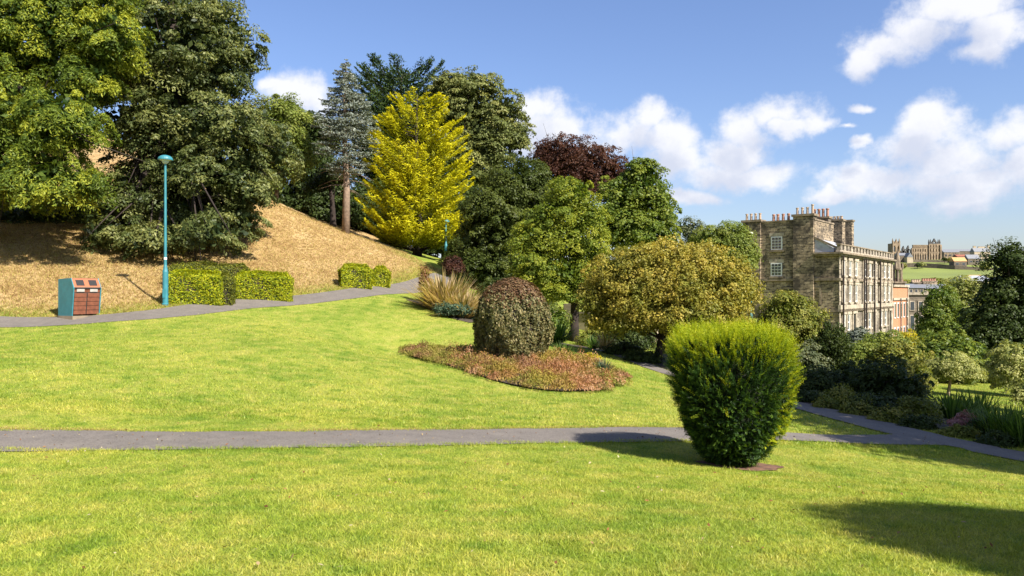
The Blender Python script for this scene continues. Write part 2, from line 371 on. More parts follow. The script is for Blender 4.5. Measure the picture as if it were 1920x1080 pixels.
strip('path', near_path, 1.45, M['path']); strip('path', tail_path, .95, M['path'], .026); strip('path', upper_path, 1.5, M['path']); strip('path', side_path[side_path[:, 1] < 20.4], 1.05, M['path'], .032); strip('path', side_path[side_path[:, 1] > 19.9], .6, M['path'], .026)
# bank lies beyond the upper path
def bank_amount(P):
    """positive on the bank side of the upper path"""
    out = np.zeros(len(P)); ex = np.array([(-60, 20.)] + [tuple(p) for p in upper_path[::4]] + [(-3.2, 42), (-6.2, 46), (-8, 60)])
    d = poly_dist(P, ex)
    # side test by nearest segment
    best = np.full(len(P), 1e9); side = np.zeros(len(P))
    for a, b in zip(ex[:-1], ex[1:]):
        ab = b - a; t = np.clip(((P - a) @ ab) / (ab @ ab), 0, 1); q = np.linalg.norm(P - (a + t[:, None] * ab), axis=1)
        c = ab[0] * (P[:, 1] - a[1]) - ab[1] * (P[:, 0] - a[0]); u = q < best - 1e-6; side[u] = np.sign(c[u]); best[u] = q[u]
    return d * side
P2 = np.stack([GX.ravel(), GY.ravel()], 1); BA = bank_amount(P2)
BA[(P2[:, 1] > 62) & (P2[:, 0] > -9)] = -5
idx = np.arange(GX.size).reshape(GX.shape); Fc = np.stack([idx[:-1, :-1], idx[:-1, 1:], idx[1:, 1:], idx[1:, :-1]], -1).reshape(-1, 4)
isb = (BA[Fc] > 0).all(1)
GV = np.column_stack([GX.ravel(), GY.ravel(), GZ.ravel()])
def sub(name, faces, mt, tone=None):
    u, inv = np.unique(faces, return_inverse=True)
    return tag(np_mesh(name, GV[u], 4, mt, faces=inv.reshape(-1, 4), tone=None if tone is None else tone[u], smooth=True), kind='structure')
sub('lawn', Fc[~isb], M['lawn'])
edge = (1 - sm(.9, 2.0, BA + RNG.normal(0, .25, len(BA)))) * .85
sub('bank', Fc[isb], M['bank'], edge)
fx = np.concatenate([np.arange(-1500, -60, 120.), np.arange(-60, 91, 15.), np.arange(100, 1500, 25.)]); fy = np.concatenate([np.arange(-300, -12, 60.), np.arange(-12, 140, 8.), np.arange(145, 3000, 25.)])
FX, FY = np.meshgrid(fx, fy); FZ = farh(FX, FY)
FZ = np.where((FX > -52) & (FX < 82) & (FY > -8) & (FY < 130), -40, FZ)
idx = np.arange(FX.size).reshape(FX.shape); Ff = np.stack([idx[:-1, :-1], idx[:-1, 1:], idx[1:, 1:], idx[1:, :-1]], -1).reshape(-1, 4)
tag(np_mesh('hill', np.column_stack([FX.ravel(), FY.ravel(), FZ.ravel()]), 4, M['field'], faces=Ff, smooth=True), kind='structure')

# ------------------------------------------------------------------ grass blades
BED = resample(XY([(756,24.2),(800,22.2),(880,20),(960,18.7),(1060,18.0),(1140,18.5),(1168,19.5),(1160,21),(1110,22.4),(1040,23.0),(960,23.4),(860,23.9),(800,24.6),(756,24.2)]), .4)
def in_poly(P, poly):
    x, y = P[:, 0], P[:, 1]; c = np.zeros(len(P), bool); n = len(poly)
    for i in range(n):
        a, b = poly[i], poly[(i + 1) % n]
        if a[1] == b[1]: continue
        t = ((a[1] > y) != (b[1] > y)) & (x < (b[0] - a[0]) * (y - a[1]) / (b[1] - a[1]) + a[0]); c ^= t
    return c
YEW = G(1372, 10.55)
def scatter(n, y0, y1, pad=1.06, power=1.0):
    # denser near the camera
    u = RNG.random(n); Y = (y0 ** (2 - power) + u * (y1 ** (2 - power) - y0 ** (2 - power))) ** (1 / (2 - power)) if power != 2 else y0 * (y1 / y0) ** u
    X = (RNG.random(n) * 2 - 1) * .667 * pad * Y; return np.stack([X, Y], 1)
def keep_grass(P):
    k = (poly_dist(P, near_path[::2]) > .70) & (poly_dist(P, tail_path[::2]) > .46) & (poly_dist(P, side_path[::2]) > np.where(P[:, 1] > 20.2, .28, .5)) & (poly_dist(P, upper_path[::2]) > .73)
    k &= ~in_poly(P, BED); k &= bank_amount(P) < .1
    e = (P[:, 0] - YEW[0] - .1) ** 2 / .3 + (P[:, 1] - YEW[1] + .12) ** 2 / .13
    k &= e > RNG.random(len(P)) * .4 + .8
    return k
def blades(name, P, h, w, label, mt, lean=.6):
    n = len(P); a = RNG.random(n) * 2 * np.pi; hh = h * (.5 + RNG.random(n) * .9); ww = w * (.6 + RNG.random(n) * .8)
    base = np.column_stack([P, H(P[:, 0], P[:, 1]) - .004]); s = np.column_stack([np.cos(a), np.sin(a), np.zeros(n)])
    la = RNG.random(n) * 2 * np.pi; lr = RNG.random(n) * lean * 1.6
    tip = base + np.column_stack([np.cos(la) * lr * hh, np.sin(la) * lr * hh, hh])
    V = np.stack([base - s * ww[:, None] / 2, base + s * ww[:, None] / 2, tip], 1).reshape(-1, 3)
    return tag(np_mesh(name, V, 3, mt, tone=np.repeat(RNG.random(n), 3)), label, 'grass', kind='stuff')
P = scatter(520000, 4.0, 13.5, power=1.25); P = P[keep_grass(P)]
blades('lawn_grass', P, .025, .0065, 'short bright green grass of the near lawn', M['blade'], 1.3)
P = scatter(330000, 12.2, 36, power=1.4); P = P[keep_grass(P)]
blades('lawn_grass', P, .040, .013, 'mown green grass of the sloping upper lawn', M['blade'], .9)
P = P[:40000]; d = np.minimum(poly_dist(P, near_path[::2]), 9)
# tussocks: taller darker tufts scattered over the lawn and along the path edge
T0 = scatter(260, 4.3, 12); T0 = T0[keep_grass(T0)]; TT = (T0[:, None] + RNG.normal(0, .07, (len(T0), 90, 2))).reshape(-1, 2)
eg = []
for s_ in (-1, 1):
    t = nrm(np.gradient(near_path, axis=0)); nn = np.stack([-t[:, 1], t[:, 0]], 1)
    r = RNG.integers(0, len(near_path), 14000); eg.append(near_path[r] + nn[r] * (s_ * (.66 + .05 * np.sin(near_path[r, 0] * 3.1 + s_) + .04 * np.sin(near_path[r, 0] * 7.3) + np.abs(RNG.normal(0, .07, 14000))))[:, None] + RNG.normal(0, .1, (14000, 2)) * t[r])
TT = TT[keep_grass(TT)]; eg = np.concatenate(eg); TT = np.concatenate([TT, eg[poly_dist(eg, side_path[::2]) > .5]])
blades('grass_tufts', TT, .045, .007, 'taller tufts of grass dotting the lawn and path edges', M['blade'], .8)
M['straw'] = leafmat('straw', [(.22, .14, .055), (.48, .33, .14), (.64, .48, .22), (.34, .32, .08)], .3, .7, .1)
P = scatter(420000, 22, 50, 1.0, 1.3); P = P[(P[:, 0] < 0)]; ba = bank_amount(P); P = P[(ba > .1) & (ba < 30) & (poly_dist(P, upper_path[::2]) > .75)]
blades('dry_grass', P, .085, .022, 'short straw coloured dry grass on the sloping bank', M['straw'], 1.3)
t = nrm(np.gradient(near_path, axis=0)); nn = np.stack([-t[:, 1], t[:, 0]], 1); r = RNG.integers(0, len(near_path), 16000)
Q = near_path[r] + nn[r] * (.71 + np.abs(RNG.normal(0, .07, 16000)))[:, None] + RNG.normal(0, .15, (16000, 1)) * t[r]; Q = Q[np.sin(Q[:, 0] * 1.7) + np.sin(Q[:, 0] * .6 + 1) + RNG.normal(0, .6, len(Q)) > -.6]
blades('dry_grass', Q, .035, .010, 'dry straw coloured rim of grass along the far edge of the near path', M['straw'], 1.6)
# green fringe at the foot of the bank
r = RNG.integers(0, len(upper_path), 26000); t = nrm(np.gradient(upper_path, axis=0)); nn = np.stack([-t[:, 1], t[:, 0]], 1)
Q = upper_path[r] + nn[r] * (.74 + np.abs(RNG.normal(0, .6, 26000)))[:, None] + RNG.normal(0, .15, (26000, 2))
Q = Q[poly_dist(Q, upper_path[::2]) > .74]
blades('verge_grass', Q, .06, .014, 'green grass fringe at the foot of the dry bank', M['blade'], .8)
# ------------------------------------------------------------------ foliage makers
def quads(c, n, d, L, Wd):
    """rhombic leaves: centres, normals, directions, lengths, widths"""
    n = nrm(n); d = nrm(d - (d * n).sum(1, keepdims=True) * n); s = np.cross(n, d); L = L[:, None]; Wd = Wd[:, None]
    return np.stack([c - d * L * .5, c + s * Wd * .5 + n * Wd * .12 + d * L * .05, c + d * L * .5, c - s * Wd * .5 + n * Wd * .12 + d * L * .05], 1).reshape(-1, 3)
def rdir(n): return nrm(RNG.normal(0, 1, (n, 3)))
def leafcloud(lobes, lsize, rc, cover, cap=90000, flat=.6, aspect=.55, upn=.6, fill=.14, outr=(.78, 1.05), drape=0, jit=.9, sep=1.7):
    """lobes [(centre, radii)] -> verts, tones"""
    Vs, Ts = [], []; area = [4 * math.pi * ((r[0]*r[1])**1.6/3 + (r[0]*r[2])**1.6/3 + (r[1]*r[2])**1.6/3) ** (1/1.6) for c, r in lobes]
    la = lsize * lsize * aspect * .5; tot = cover * sum(area) / la; k = min(1, cap / tot); sc = 1 / math.sqrt(k); ls = lsize * min(sc, 1.9)
    for (c, r), ar in zip(lobes, area):
        c = np.array(c); r = np.array(r); n = max(60, int(tot * k * ar / sum(area)))
        nc = max(6, int(ar / (rc * rc * sep))); cdir = rdir(nc); cdir[:, 2] = np.where(cdir[:, 2] < -.5, cdir[:, 2] * .5, cdir[:, 2]); cdir = nrm(cdir)
        cr = RNG.uniform(*outr, nc); far_ = RNG.random(nc) < .12; cr = np.where(far_, RNG.uniform(1.02, 1.17, nc), cr); cc = c + cdir * r * cr[:, None]; ct = RNG.random(nc)
        crs = rc * RNG.uniform(.5, 1.35, nc) * np.where(far_, .6, 1)
        nn = int(n * (1 - fill)); i = RNG.integers(0, nc, nn)
        ax = nrm(cdir * np.array((.7, .7, .25)) + np.array((0, 0, .9)) + RNG.normal(0, .28, (nc, 3)))[i]; fc = (1 - flat * RNG.uniform(.7, 1.5, nc))[i]
        o = rdir(nn); da = (o * ax).sum(1); fl_ = (da < 0) & (RNG.random(nn) < .7); o[fl_] -= 2 * da[fl_, None] * ax[fl_]; o *= (.4 + .65 * RNG.random(nn) ** .6)[:, None]
        o -= (fc * (o * ax).sum(1))[:, None] * ax
        p = cc[i] + o * crs[i][:, None]; 
        if drape: p[:, 2] -= drape * (o[:, 0] ** 2 + o[:, 1] ** 2) * crs[i]
        nor = nrm(cdir[i] * .45 + o * .9 + np.array((0, 0, upn)) + RNG.normal(0, jit * .5, (nn, 3)))
        Vs.append(quads(p, nor, rdir(nn) + cdir[i] * .4 + np.array((0, 0, -.3)), ls * RNG.uniform(.6, 1.35, nn), ls * aspect * RNG.uniform(.7, 1.3, nn)))
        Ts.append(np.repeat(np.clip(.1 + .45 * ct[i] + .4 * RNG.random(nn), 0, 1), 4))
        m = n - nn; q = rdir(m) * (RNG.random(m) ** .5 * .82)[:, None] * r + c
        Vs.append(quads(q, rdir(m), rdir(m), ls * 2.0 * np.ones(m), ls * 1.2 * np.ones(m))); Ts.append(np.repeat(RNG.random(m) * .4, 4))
    return np.concatenate(Vs), np.concatenate(Ts)
def limbs(mb, base, top, targets, r0, curve=.1, bend=None):
    base = Vector(base); top = Vector(top); ax = top - base; n = 6; P = []; R = []
    for i in range(n + 1):
        t = i / n; P.append(base + ax * t + Vector((math.sin(t * 5 + base.x) * curve * t, math.cos(t * 4 + base.y) * curve * t, 0))); R.append(r0 * (1.25 - .15 * min(1, t * 6)) * (1 - .62 * t) if t > 0 else r0 * 1.45)
    mb.tube(P, R, 9)
    for q in targets:
        q = Vector(q); t = random.uniform(.35, .8); s = base + ax * t; s2 = Vector(P[int(t * n)]); mid = s2.lerp(q, .5) + Vector((0, 0, -.06 * (q - s2).length))
        mb.tube([s2, mid, q], [r0 * .42 * (1.1 - t * .5), r0 * .22, r0 * .06], 6)
        for _ in range(3):
            e = q + Vector([random.uniform(-1, 1) * (q - s2).length * .3 for _ in range(3)]); mb.tube([mid, mid.lerp(e, .6), e], [r0 * .12, r0 * .07, r0 * .02], 4)
def tree(name, label, cat, px, Y, lobes, lm, bm='bark', r0=.25, ls=.13, rc=.6, cover=1.6, cap=70000, trunk_top=None, group=None, base=None, parts=('trunk', 'crown'), depth=1.0, **kw):
    b = G(px, Y) if base is None else np.array(base); e = empty(name, b, label, cat, group); LB = []
    for l in lobes:
        lx, ly, rx, ry = l[:4]; dy = l[4] if len(l) > 4 else 0; c = at(lx, ly, Y + dy); s = (Y + dy) / F
        LB.append((c - b, (rx * s, min(rx, ry * 1.5) * s * depth, ry * s)))
    V, T = leafcloud(LB, ls, rc, cover, cap, **kw)
    V[:, 2] = np.maximum(V[:, 2], H(V[:, 0] + b[0], V[:, 1] + b[1]) - b[2] + RNG.random(len(V)) * .05)
    np_mesh(parts[1], V, 4, lm, e, T)
    top = sum((c for c, r in LB), np.zeros(3)) / len(LB); hi = max(c[2] + r[2] * .5 for c, r in LB)
    tt = (top[0] * .6, top[1] * .6, hi) if trunk_top is None else tuple(at(*trunk_top, Y) - b)
    mb = MB(); limbs(mb, (0, 0, -.15), tt, [c + np.array((0, 0, r[2] * .1)) for c, r in LB], r0); mb.build(parts[0], M[bm], e, smooth=True)
    return e
def shrub(name, label, px, py, rx, ry, Y, lm, ls=.07, rc=.25, cover=1.8, cap=14000, group=None, cat='shrub', **kw):
    """low bush resting on the ground; py is the centre of the leafy part"""
    return tree(name, label, cat, px, Y, [(px, py, rx, ry), (px - rx * .4, py + ry * .3, rx * .6, ry * .7), (px + rx * .4, py + ry * .35, rx * .6, ry * .65)], lm, r0=.05, ls=ls, rc=rc, cover=cover, cap=cap, group=group, parts=('stem', 'foliage'), **kw)
def conifer(name, label, px, Y, py_top, prof, lm, bm='bark', nb=300, s0=.2, s1=.3, ls=.22, lw=.3, per=110, r0=.2, group=None, start=.25, fan=.16, upn=.7, bare=0, jit=.25, lift=.2, wob=1.0, tipped=False):
    """prof [(height fraction, radius m)] of the crown"""
    b = G(px, Y); Ht = (HZ - py_top) / F * Y - b[2]; e = empty(name, b, label, 'tree', group)
    hf = np.array([p[0] for p in prof]); rr = np.array([p[1] for p in prof]); mb = MB()
    P = [(0, 0, -.2)] + [(.06 * math.sin(t * 7), .06 * math.cos(t * 6), Ht * t) for t in (.25, .5, .75, .97)]; mb.tube(P, [r0 * 1.3, r0, r0 * .75, r0 * .45, r0 * .08], 9)
    Vs, Ts = [], []; cdf = np.cumsum(np.interp(np.linspace(0, 1, 400), hf, rr) + .15); cdf /= cdf[-1]
    for _ in range(nb):
        zf = np.interp(RNG.random(), cdf, np.linspace(0, 1, 400)) * (hf[-1] - hf[0]) * 1.0 + 0
        zf = hf[0] + (hf[-1] - hf[0]) * np.interp(RNG.random(), cdf, np.linspace(0, 1, 400)); Lr = np.interp(zf, hf, rr) * RNG.uniform(.72, 1.08)
        a = RNG.random() * 2 * math.pi; u = np.array((math.cos(a), math.sin(a), 0)); sd_ = np.array((-u[1], u[0], 0)); cv = RNG.normal(0, .12) * wob
        z0 = max(zf * Ht - Lr * (s0 + s1), .02 * Ht + .2 * random.random()); m = max(8, int(per * (Lr / rr.max()) ** .8))
        t = start + (1 - start) * RNG.random(m) ** .75
        q = u * (Lr * t)[:, None] + sd_ * (cv * Lr * t * t)[:, None] + np.array((0, 0, 1)) * (z0 + Lr * (s0 * t + s1 * t * t))[:, None]
        wv = fan * Lr * (1.25 - t) + .04; lat = RNG.normal(0, 1, m) * wv; q = q + sd_ * lat[:, None] + np.array((0, 0, 1)) * (RNG.normal(0, .05, m) * Lr * .3 * .6 - .12 * np.abs(lat))[:, None]
        d = u + np.array((0, 0, 1)) * (s0 + 2 * s1 * t + lift)[:, None] + sd_ * (lat / (wv + .01) * .45)[:, None] + RNG.normal(0, jit, (m, 3))
        n = np.array((0, 0, upn)) + u * .25 + RNG.normal(0, .45, (m, 3))
        Vs.append(quads(q, n, d, ls * RNG.uniform(.6, 1.3, m), ls * lw * RNG.uniform(.7, 1.3, m))); Ts.append(np.repeat(np.clip((-.25 + 1.05 * t + .3 * RNG.random(m)) if tipped else (.15 + .3 * RNG.random() + .5 * RNG.random(m)), 0, 1), 4))
        if _ % 2 == 0:
            f = lambda t: tuple(u * Lr * t + sd_ * cv * Lr * t * t + np.array((0, 0, z0 + Lr * (s0 * t + s1 * t * t)))); mb.tube([f(0), f(.5), f(.92)], [r0 * .16, r0 * .10, r0 * .03], 4)
    if bare:
        for _ in range(bare):
            a = RNG.random() * 6.28; z = RNG.uniform(.22, .4) * Ht; Lr = RNG.uniform(.6, 1.8); u = np.array((math.cos(a), math.sin(a), 0))
            mb.tube([(0, 0, z), tuple(u * Lr * .5 + np.array((0, 0, z - .05))), tuple(u * Lr + np.array((0, 0, z - .35)))], [.03, .02, .006], 4)
    np_mesh('crown', np.concatenate(Vs), 4, lm, e, np.concatenate(Ts)); mb.build('trunk', M[bm], e, smooth=True); return e
def blade_plant(name, label, px, Y, n, L, w, lm, spread=.3, droop=.5, group=None, cat='plant', base=None, out=.5):
    b = G(px, Y) if base is None else np.array(base); e = empty(name, b, label, cat, group)
    a = RNG.random(n) * 2 * np.pi; u = np.column_stack([np.cos(a), np.sin(a), np.zeros(n)]); s = np.column_stack([-u[:, 1], u[:, 0], u[:, 2]])
    p0 = u * (RNG.random(n)[:, None] * spread); Ln = (L * RNG.uniform(.55, 1.1, n))[:, None]; o = (RNG.random(n) * out + .08)[:, None]; dr = (RNG.random(n) * droop)[:, None]
    ts = [0, .35, .7, 1]; ws = [.8, 1, .7, .05]; C_ = []
    for t in ts: C_.append(p0 + u * Ln * (o * t + dr * .5 * t * t) + np.array((0, 0, 1)) * Ln * (t * np.sqrt(np.maximum(.15, 1 - o * o)) - dr * .55 * t * t))
    Vs = []
    for k in range(3):
        w0, w1 = w * ws[k] / 2, w * ws[k + 1] / 2
        Vs.append(np.stack([C_[k] - s * w0, C_[k] + s * w0, C_[k + 1] + s * w1, C_[k + 1] - s * w1], 1))
    V = np.stack(Vs, 1).reshape(-1, 3); np_mesh('leaves', V, 4, lm, e, np.repeat(RNG.random(n), 12)); return e
# leaf materials -------------------------------------------------------------
LM = dict(
 lime=leafmat('leaf_lime', [(.036, .070, .014), (.16, .22, .028), (.47, .48, .045)], .38, sat=1.2),
 oak=leafmat('leaf_oak', [(.026, .045, .016), (.095, .122, .034), (.29, .30, .10)], .3, .38, .5),
 olive=leafmat('leaf_olive', [(0.089, 0.127, 0.027), (0.178, 0.230, 0.041), (0.297, 0.312, 0.068)], .35),
 dark=leafmat('leaf_dark', [(0.024, 0.041, 0.010), (0.044, 0.069, 0.015), (0.083, 0.106, 0.022)], .25),
 pine=leafmat('needle_pine', [(0.024, 0.046, 0.012), (0.042, 0.077, 0.019), (0.079, 0.116, 0.026)], .2),
 cedar=leafmat('needle_cedar', [(0.071, 0.091, 0.029), (0.153, 0.181, 0.051), (0.287, 0.279, 0.086)], .25),
 gold=leafmat('needle_gold', [(0.063, 0.085, 0.013), (0.233, 0.250, 0.015), (0.521, 0.520, 0.018), (0.666, 0.620, 0.022)], .35, .5, .25, 1.25),
 blue=leafmat('needle_blue', [(0.089, 0.114, 0.090), (0.177, 0.211, 0.174), (0.316, 0.337, 0.285)], .2),
 yewd=leafmat('leaf_holly', [(0.035, 0.053, 0.009), (0.066, 0.090, 0.015), (0.119, 0.138, 0.024)], .25, .4, .5),
 copper=leafmat('leaf_copper', [(0.036, 0.015, 0.013), (0.076, 0.032, 0.022), (0.133, 0.059, 0.032)], .3),
 bright=leafmat('leaf_bright', [(0.044, 0.084, 0.011), (0.125, 0.180, 0.021), (0.250, 0.282, 0.038)], .35, .35, .6),
 ygreen=leafmat('leaf_ygreen', [(0.078, 0.128, 0.018), (0.204, 0.254, 0.029), (0.375, 0.375, 0.039)], .4),
 autumn=leafmat('leaf_autumn', [(0.116, 0.128, 0.023), (0.324, 0.284, 0.047), (0.539, 0.420, 0.087)], .35, .45, .4, 1.35, (.9, (.22, .23, .04))),
 mixed=leafmat('leaf_mixed', [(0.086, 0.115, 0.020), (0.201, 0.223, 0.037), (0.359, 0.316, 0.075)], .35),
 grey=leafmat('leaf_greygreen', [(0.061, 0.083, 0.040), (0.109, 0.132, 0.062), (0.194, 0.198, 0.097)], .25),
 pale=leafmat('leaf_variegated', [(0.130, 0.163, 0.044), (0.312, 0.338, 0.099), (0.546, 0.525, 0.220)], .35),
 yellow=leafmat('leaf_yellow', [(0.240, 0.228, 0.015), (0.456, 0.396, 0.020), (0.600, 0.504, 0.030)], .4),
 weep=leafmat('leaf_weeping', [(0.073, 0.078, 0.029), (0.172, 0.168, 0.062), (0.304, 0.252, 0.115)], .25, .35, .6),
 weeptop=leafmat('leaf_weeping_brown', [(0.075, 0.041, 0.021), (0.165, 0.090, 0.045), (0.210, 0.143, 0.070)], .25, .4, .4),
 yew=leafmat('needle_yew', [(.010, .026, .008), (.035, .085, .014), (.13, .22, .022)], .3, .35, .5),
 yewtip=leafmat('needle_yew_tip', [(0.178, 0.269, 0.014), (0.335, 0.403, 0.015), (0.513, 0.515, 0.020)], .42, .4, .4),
 hedge=leafmat('leaf_hedge', [(0.108, 0.160, 0.010), (0.302, 0.353, 0.012), (0.518, 0.512, 0.018)], .4, .4, .4),
 hedged=leafmat('leaf_hedge_dark', [(.05, .07, .015), (.13, .15, .02), (.25, .25, .03)], .3),
 phorm=leafmat('leaf_flax', [(0.198, 0.180, 0.044), (0.462, 0.342, 0.132), (0.605, 0.456, 0.275)], .35),
 redleaf=leafmat('leaf_red', [(.16, .06, .03), (.28, .14, .06), (.36, .24, .12)], .3),
 juniper=leafmat('leaf_juniper', [(0.030, 0.064, 0.035), (0.070, 0.119, 0.070), (0.120, 0.170, 0.098)], .25),
 heather=leafmat('heather_pink', [(0.245, 0.150, 0.036), (0.449, 0.212, 0.109), (0.572, 0.373, 0.219)], .35, .6, .2, 1.2, (.8, (.34, .27, .055))),
 heatherg=leafmat('heather_green', [(.13, .13, .03), (.27, .26, .05), (.40, .34, .09)], .35, .6, .2, 1.3, (1.2, (.32, .17, .10))),
 iris=leafmat('leaf_iris', [(.04, .085, .015), (.09, .17, .03), (.17, .26, .05)], .4),
 pink=leafmat('flower_pink', [(.30, .10, .10), (.50, .24, .24), (.55, .34, .34)], .3),
)
# ------------------------------------------------------------------ left woodland on the bank
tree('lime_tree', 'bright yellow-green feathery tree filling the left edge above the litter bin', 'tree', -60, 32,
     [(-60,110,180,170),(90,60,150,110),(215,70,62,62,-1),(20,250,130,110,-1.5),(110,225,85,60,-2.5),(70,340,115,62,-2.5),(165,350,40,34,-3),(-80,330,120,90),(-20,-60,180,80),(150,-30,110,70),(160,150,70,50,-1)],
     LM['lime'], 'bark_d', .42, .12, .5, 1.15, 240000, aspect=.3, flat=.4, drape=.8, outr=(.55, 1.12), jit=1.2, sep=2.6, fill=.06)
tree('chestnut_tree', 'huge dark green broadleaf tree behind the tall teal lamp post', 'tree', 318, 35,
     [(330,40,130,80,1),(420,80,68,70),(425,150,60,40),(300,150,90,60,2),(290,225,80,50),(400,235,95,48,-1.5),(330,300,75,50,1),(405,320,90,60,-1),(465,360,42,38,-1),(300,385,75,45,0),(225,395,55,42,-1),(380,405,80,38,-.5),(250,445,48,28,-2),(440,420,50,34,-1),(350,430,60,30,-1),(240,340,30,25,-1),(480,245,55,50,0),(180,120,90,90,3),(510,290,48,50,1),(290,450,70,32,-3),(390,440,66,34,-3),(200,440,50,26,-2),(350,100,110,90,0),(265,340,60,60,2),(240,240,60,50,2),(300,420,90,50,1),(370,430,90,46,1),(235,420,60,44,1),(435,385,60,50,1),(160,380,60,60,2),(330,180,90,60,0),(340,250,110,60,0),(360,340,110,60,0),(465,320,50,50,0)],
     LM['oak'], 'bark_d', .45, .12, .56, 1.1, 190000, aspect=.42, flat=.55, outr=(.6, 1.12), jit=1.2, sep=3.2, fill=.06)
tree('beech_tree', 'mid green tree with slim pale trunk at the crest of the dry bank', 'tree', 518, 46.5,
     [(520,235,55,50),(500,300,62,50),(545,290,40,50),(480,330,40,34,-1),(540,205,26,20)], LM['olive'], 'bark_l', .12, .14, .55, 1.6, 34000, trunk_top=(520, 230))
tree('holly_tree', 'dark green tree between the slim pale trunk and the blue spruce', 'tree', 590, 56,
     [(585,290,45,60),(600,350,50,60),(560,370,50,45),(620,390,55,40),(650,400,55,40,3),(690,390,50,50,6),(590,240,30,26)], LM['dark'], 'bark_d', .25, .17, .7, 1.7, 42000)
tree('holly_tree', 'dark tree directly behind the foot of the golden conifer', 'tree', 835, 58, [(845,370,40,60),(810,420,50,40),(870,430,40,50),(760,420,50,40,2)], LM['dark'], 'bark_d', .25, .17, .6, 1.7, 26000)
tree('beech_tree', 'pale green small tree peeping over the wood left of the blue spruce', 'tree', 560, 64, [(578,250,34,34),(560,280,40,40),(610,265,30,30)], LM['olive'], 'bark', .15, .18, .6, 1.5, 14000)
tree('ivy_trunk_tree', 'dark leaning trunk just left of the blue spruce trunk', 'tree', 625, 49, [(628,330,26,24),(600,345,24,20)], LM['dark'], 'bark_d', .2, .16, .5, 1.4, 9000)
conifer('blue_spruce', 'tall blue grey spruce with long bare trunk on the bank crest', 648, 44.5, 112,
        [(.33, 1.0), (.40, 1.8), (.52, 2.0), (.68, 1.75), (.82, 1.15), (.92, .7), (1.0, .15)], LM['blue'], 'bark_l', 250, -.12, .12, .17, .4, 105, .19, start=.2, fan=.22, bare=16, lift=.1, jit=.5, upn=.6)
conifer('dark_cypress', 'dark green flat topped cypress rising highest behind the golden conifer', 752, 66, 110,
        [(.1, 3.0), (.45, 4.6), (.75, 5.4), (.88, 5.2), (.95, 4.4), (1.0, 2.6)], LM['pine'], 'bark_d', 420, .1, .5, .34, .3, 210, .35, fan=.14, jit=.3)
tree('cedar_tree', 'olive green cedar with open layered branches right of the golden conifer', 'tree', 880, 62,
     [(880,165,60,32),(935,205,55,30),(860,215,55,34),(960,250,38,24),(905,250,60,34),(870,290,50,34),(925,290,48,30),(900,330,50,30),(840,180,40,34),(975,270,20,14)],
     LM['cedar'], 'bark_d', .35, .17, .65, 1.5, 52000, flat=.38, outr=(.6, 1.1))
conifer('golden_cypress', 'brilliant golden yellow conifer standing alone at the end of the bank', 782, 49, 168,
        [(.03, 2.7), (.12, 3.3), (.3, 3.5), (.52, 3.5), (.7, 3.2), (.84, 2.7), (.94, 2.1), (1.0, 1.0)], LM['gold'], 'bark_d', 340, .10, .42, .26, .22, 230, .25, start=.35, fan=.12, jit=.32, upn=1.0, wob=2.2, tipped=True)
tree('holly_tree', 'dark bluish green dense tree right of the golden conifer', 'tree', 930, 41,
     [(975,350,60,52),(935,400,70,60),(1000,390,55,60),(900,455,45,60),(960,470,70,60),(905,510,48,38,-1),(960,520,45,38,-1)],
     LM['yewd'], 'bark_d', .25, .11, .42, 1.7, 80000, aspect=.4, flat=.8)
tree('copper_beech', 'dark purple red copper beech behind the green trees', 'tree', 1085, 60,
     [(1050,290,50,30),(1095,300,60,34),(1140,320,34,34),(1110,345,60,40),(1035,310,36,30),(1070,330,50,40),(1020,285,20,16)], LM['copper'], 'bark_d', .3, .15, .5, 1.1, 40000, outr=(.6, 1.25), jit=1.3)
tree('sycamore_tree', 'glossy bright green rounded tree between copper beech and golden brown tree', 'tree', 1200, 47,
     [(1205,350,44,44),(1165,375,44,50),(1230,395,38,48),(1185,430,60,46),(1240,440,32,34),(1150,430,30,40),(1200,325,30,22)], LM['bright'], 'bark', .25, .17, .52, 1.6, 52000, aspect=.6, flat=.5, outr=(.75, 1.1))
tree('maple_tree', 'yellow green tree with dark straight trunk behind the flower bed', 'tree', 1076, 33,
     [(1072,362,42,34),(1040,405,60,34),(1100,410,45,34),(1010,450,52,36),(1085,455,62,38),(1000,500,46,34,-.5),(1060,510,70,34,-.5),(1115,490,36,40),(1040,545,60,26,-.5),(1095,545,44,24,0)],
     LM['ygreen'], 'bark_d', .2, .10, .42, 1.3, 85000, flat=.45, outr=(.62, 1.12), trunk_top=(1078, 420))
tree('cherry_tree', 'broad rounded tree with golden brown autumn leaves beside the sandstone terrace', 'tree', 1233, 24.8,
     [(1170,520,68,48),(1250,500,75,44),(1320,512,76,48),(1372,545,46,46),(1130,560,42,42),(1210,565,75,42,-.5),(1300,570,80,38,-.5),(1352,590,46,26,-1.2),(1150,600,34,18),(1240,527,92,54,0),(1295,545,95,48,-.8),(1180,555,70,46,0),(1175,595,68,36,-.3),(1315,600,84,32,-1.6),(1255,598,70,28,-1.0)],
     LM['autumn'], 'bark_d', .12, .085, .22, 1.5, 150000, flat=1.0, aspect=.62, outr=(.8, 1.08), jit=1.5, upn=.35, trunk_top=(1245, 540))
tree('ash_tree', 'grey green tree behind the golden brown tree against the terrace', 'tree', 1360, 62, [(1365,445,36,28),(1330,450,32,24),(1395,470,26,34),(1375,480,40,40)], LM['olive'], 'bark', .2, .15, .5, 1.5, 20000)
tree('bare_tree', 'small greyish thin leaved tree left of the grey green tree', 'tree', 1290, 66, [(1290,430,26,20),(1310,445,26,18)], LM['grey'], 'bark', .2, .16, .5, .8, 5000)
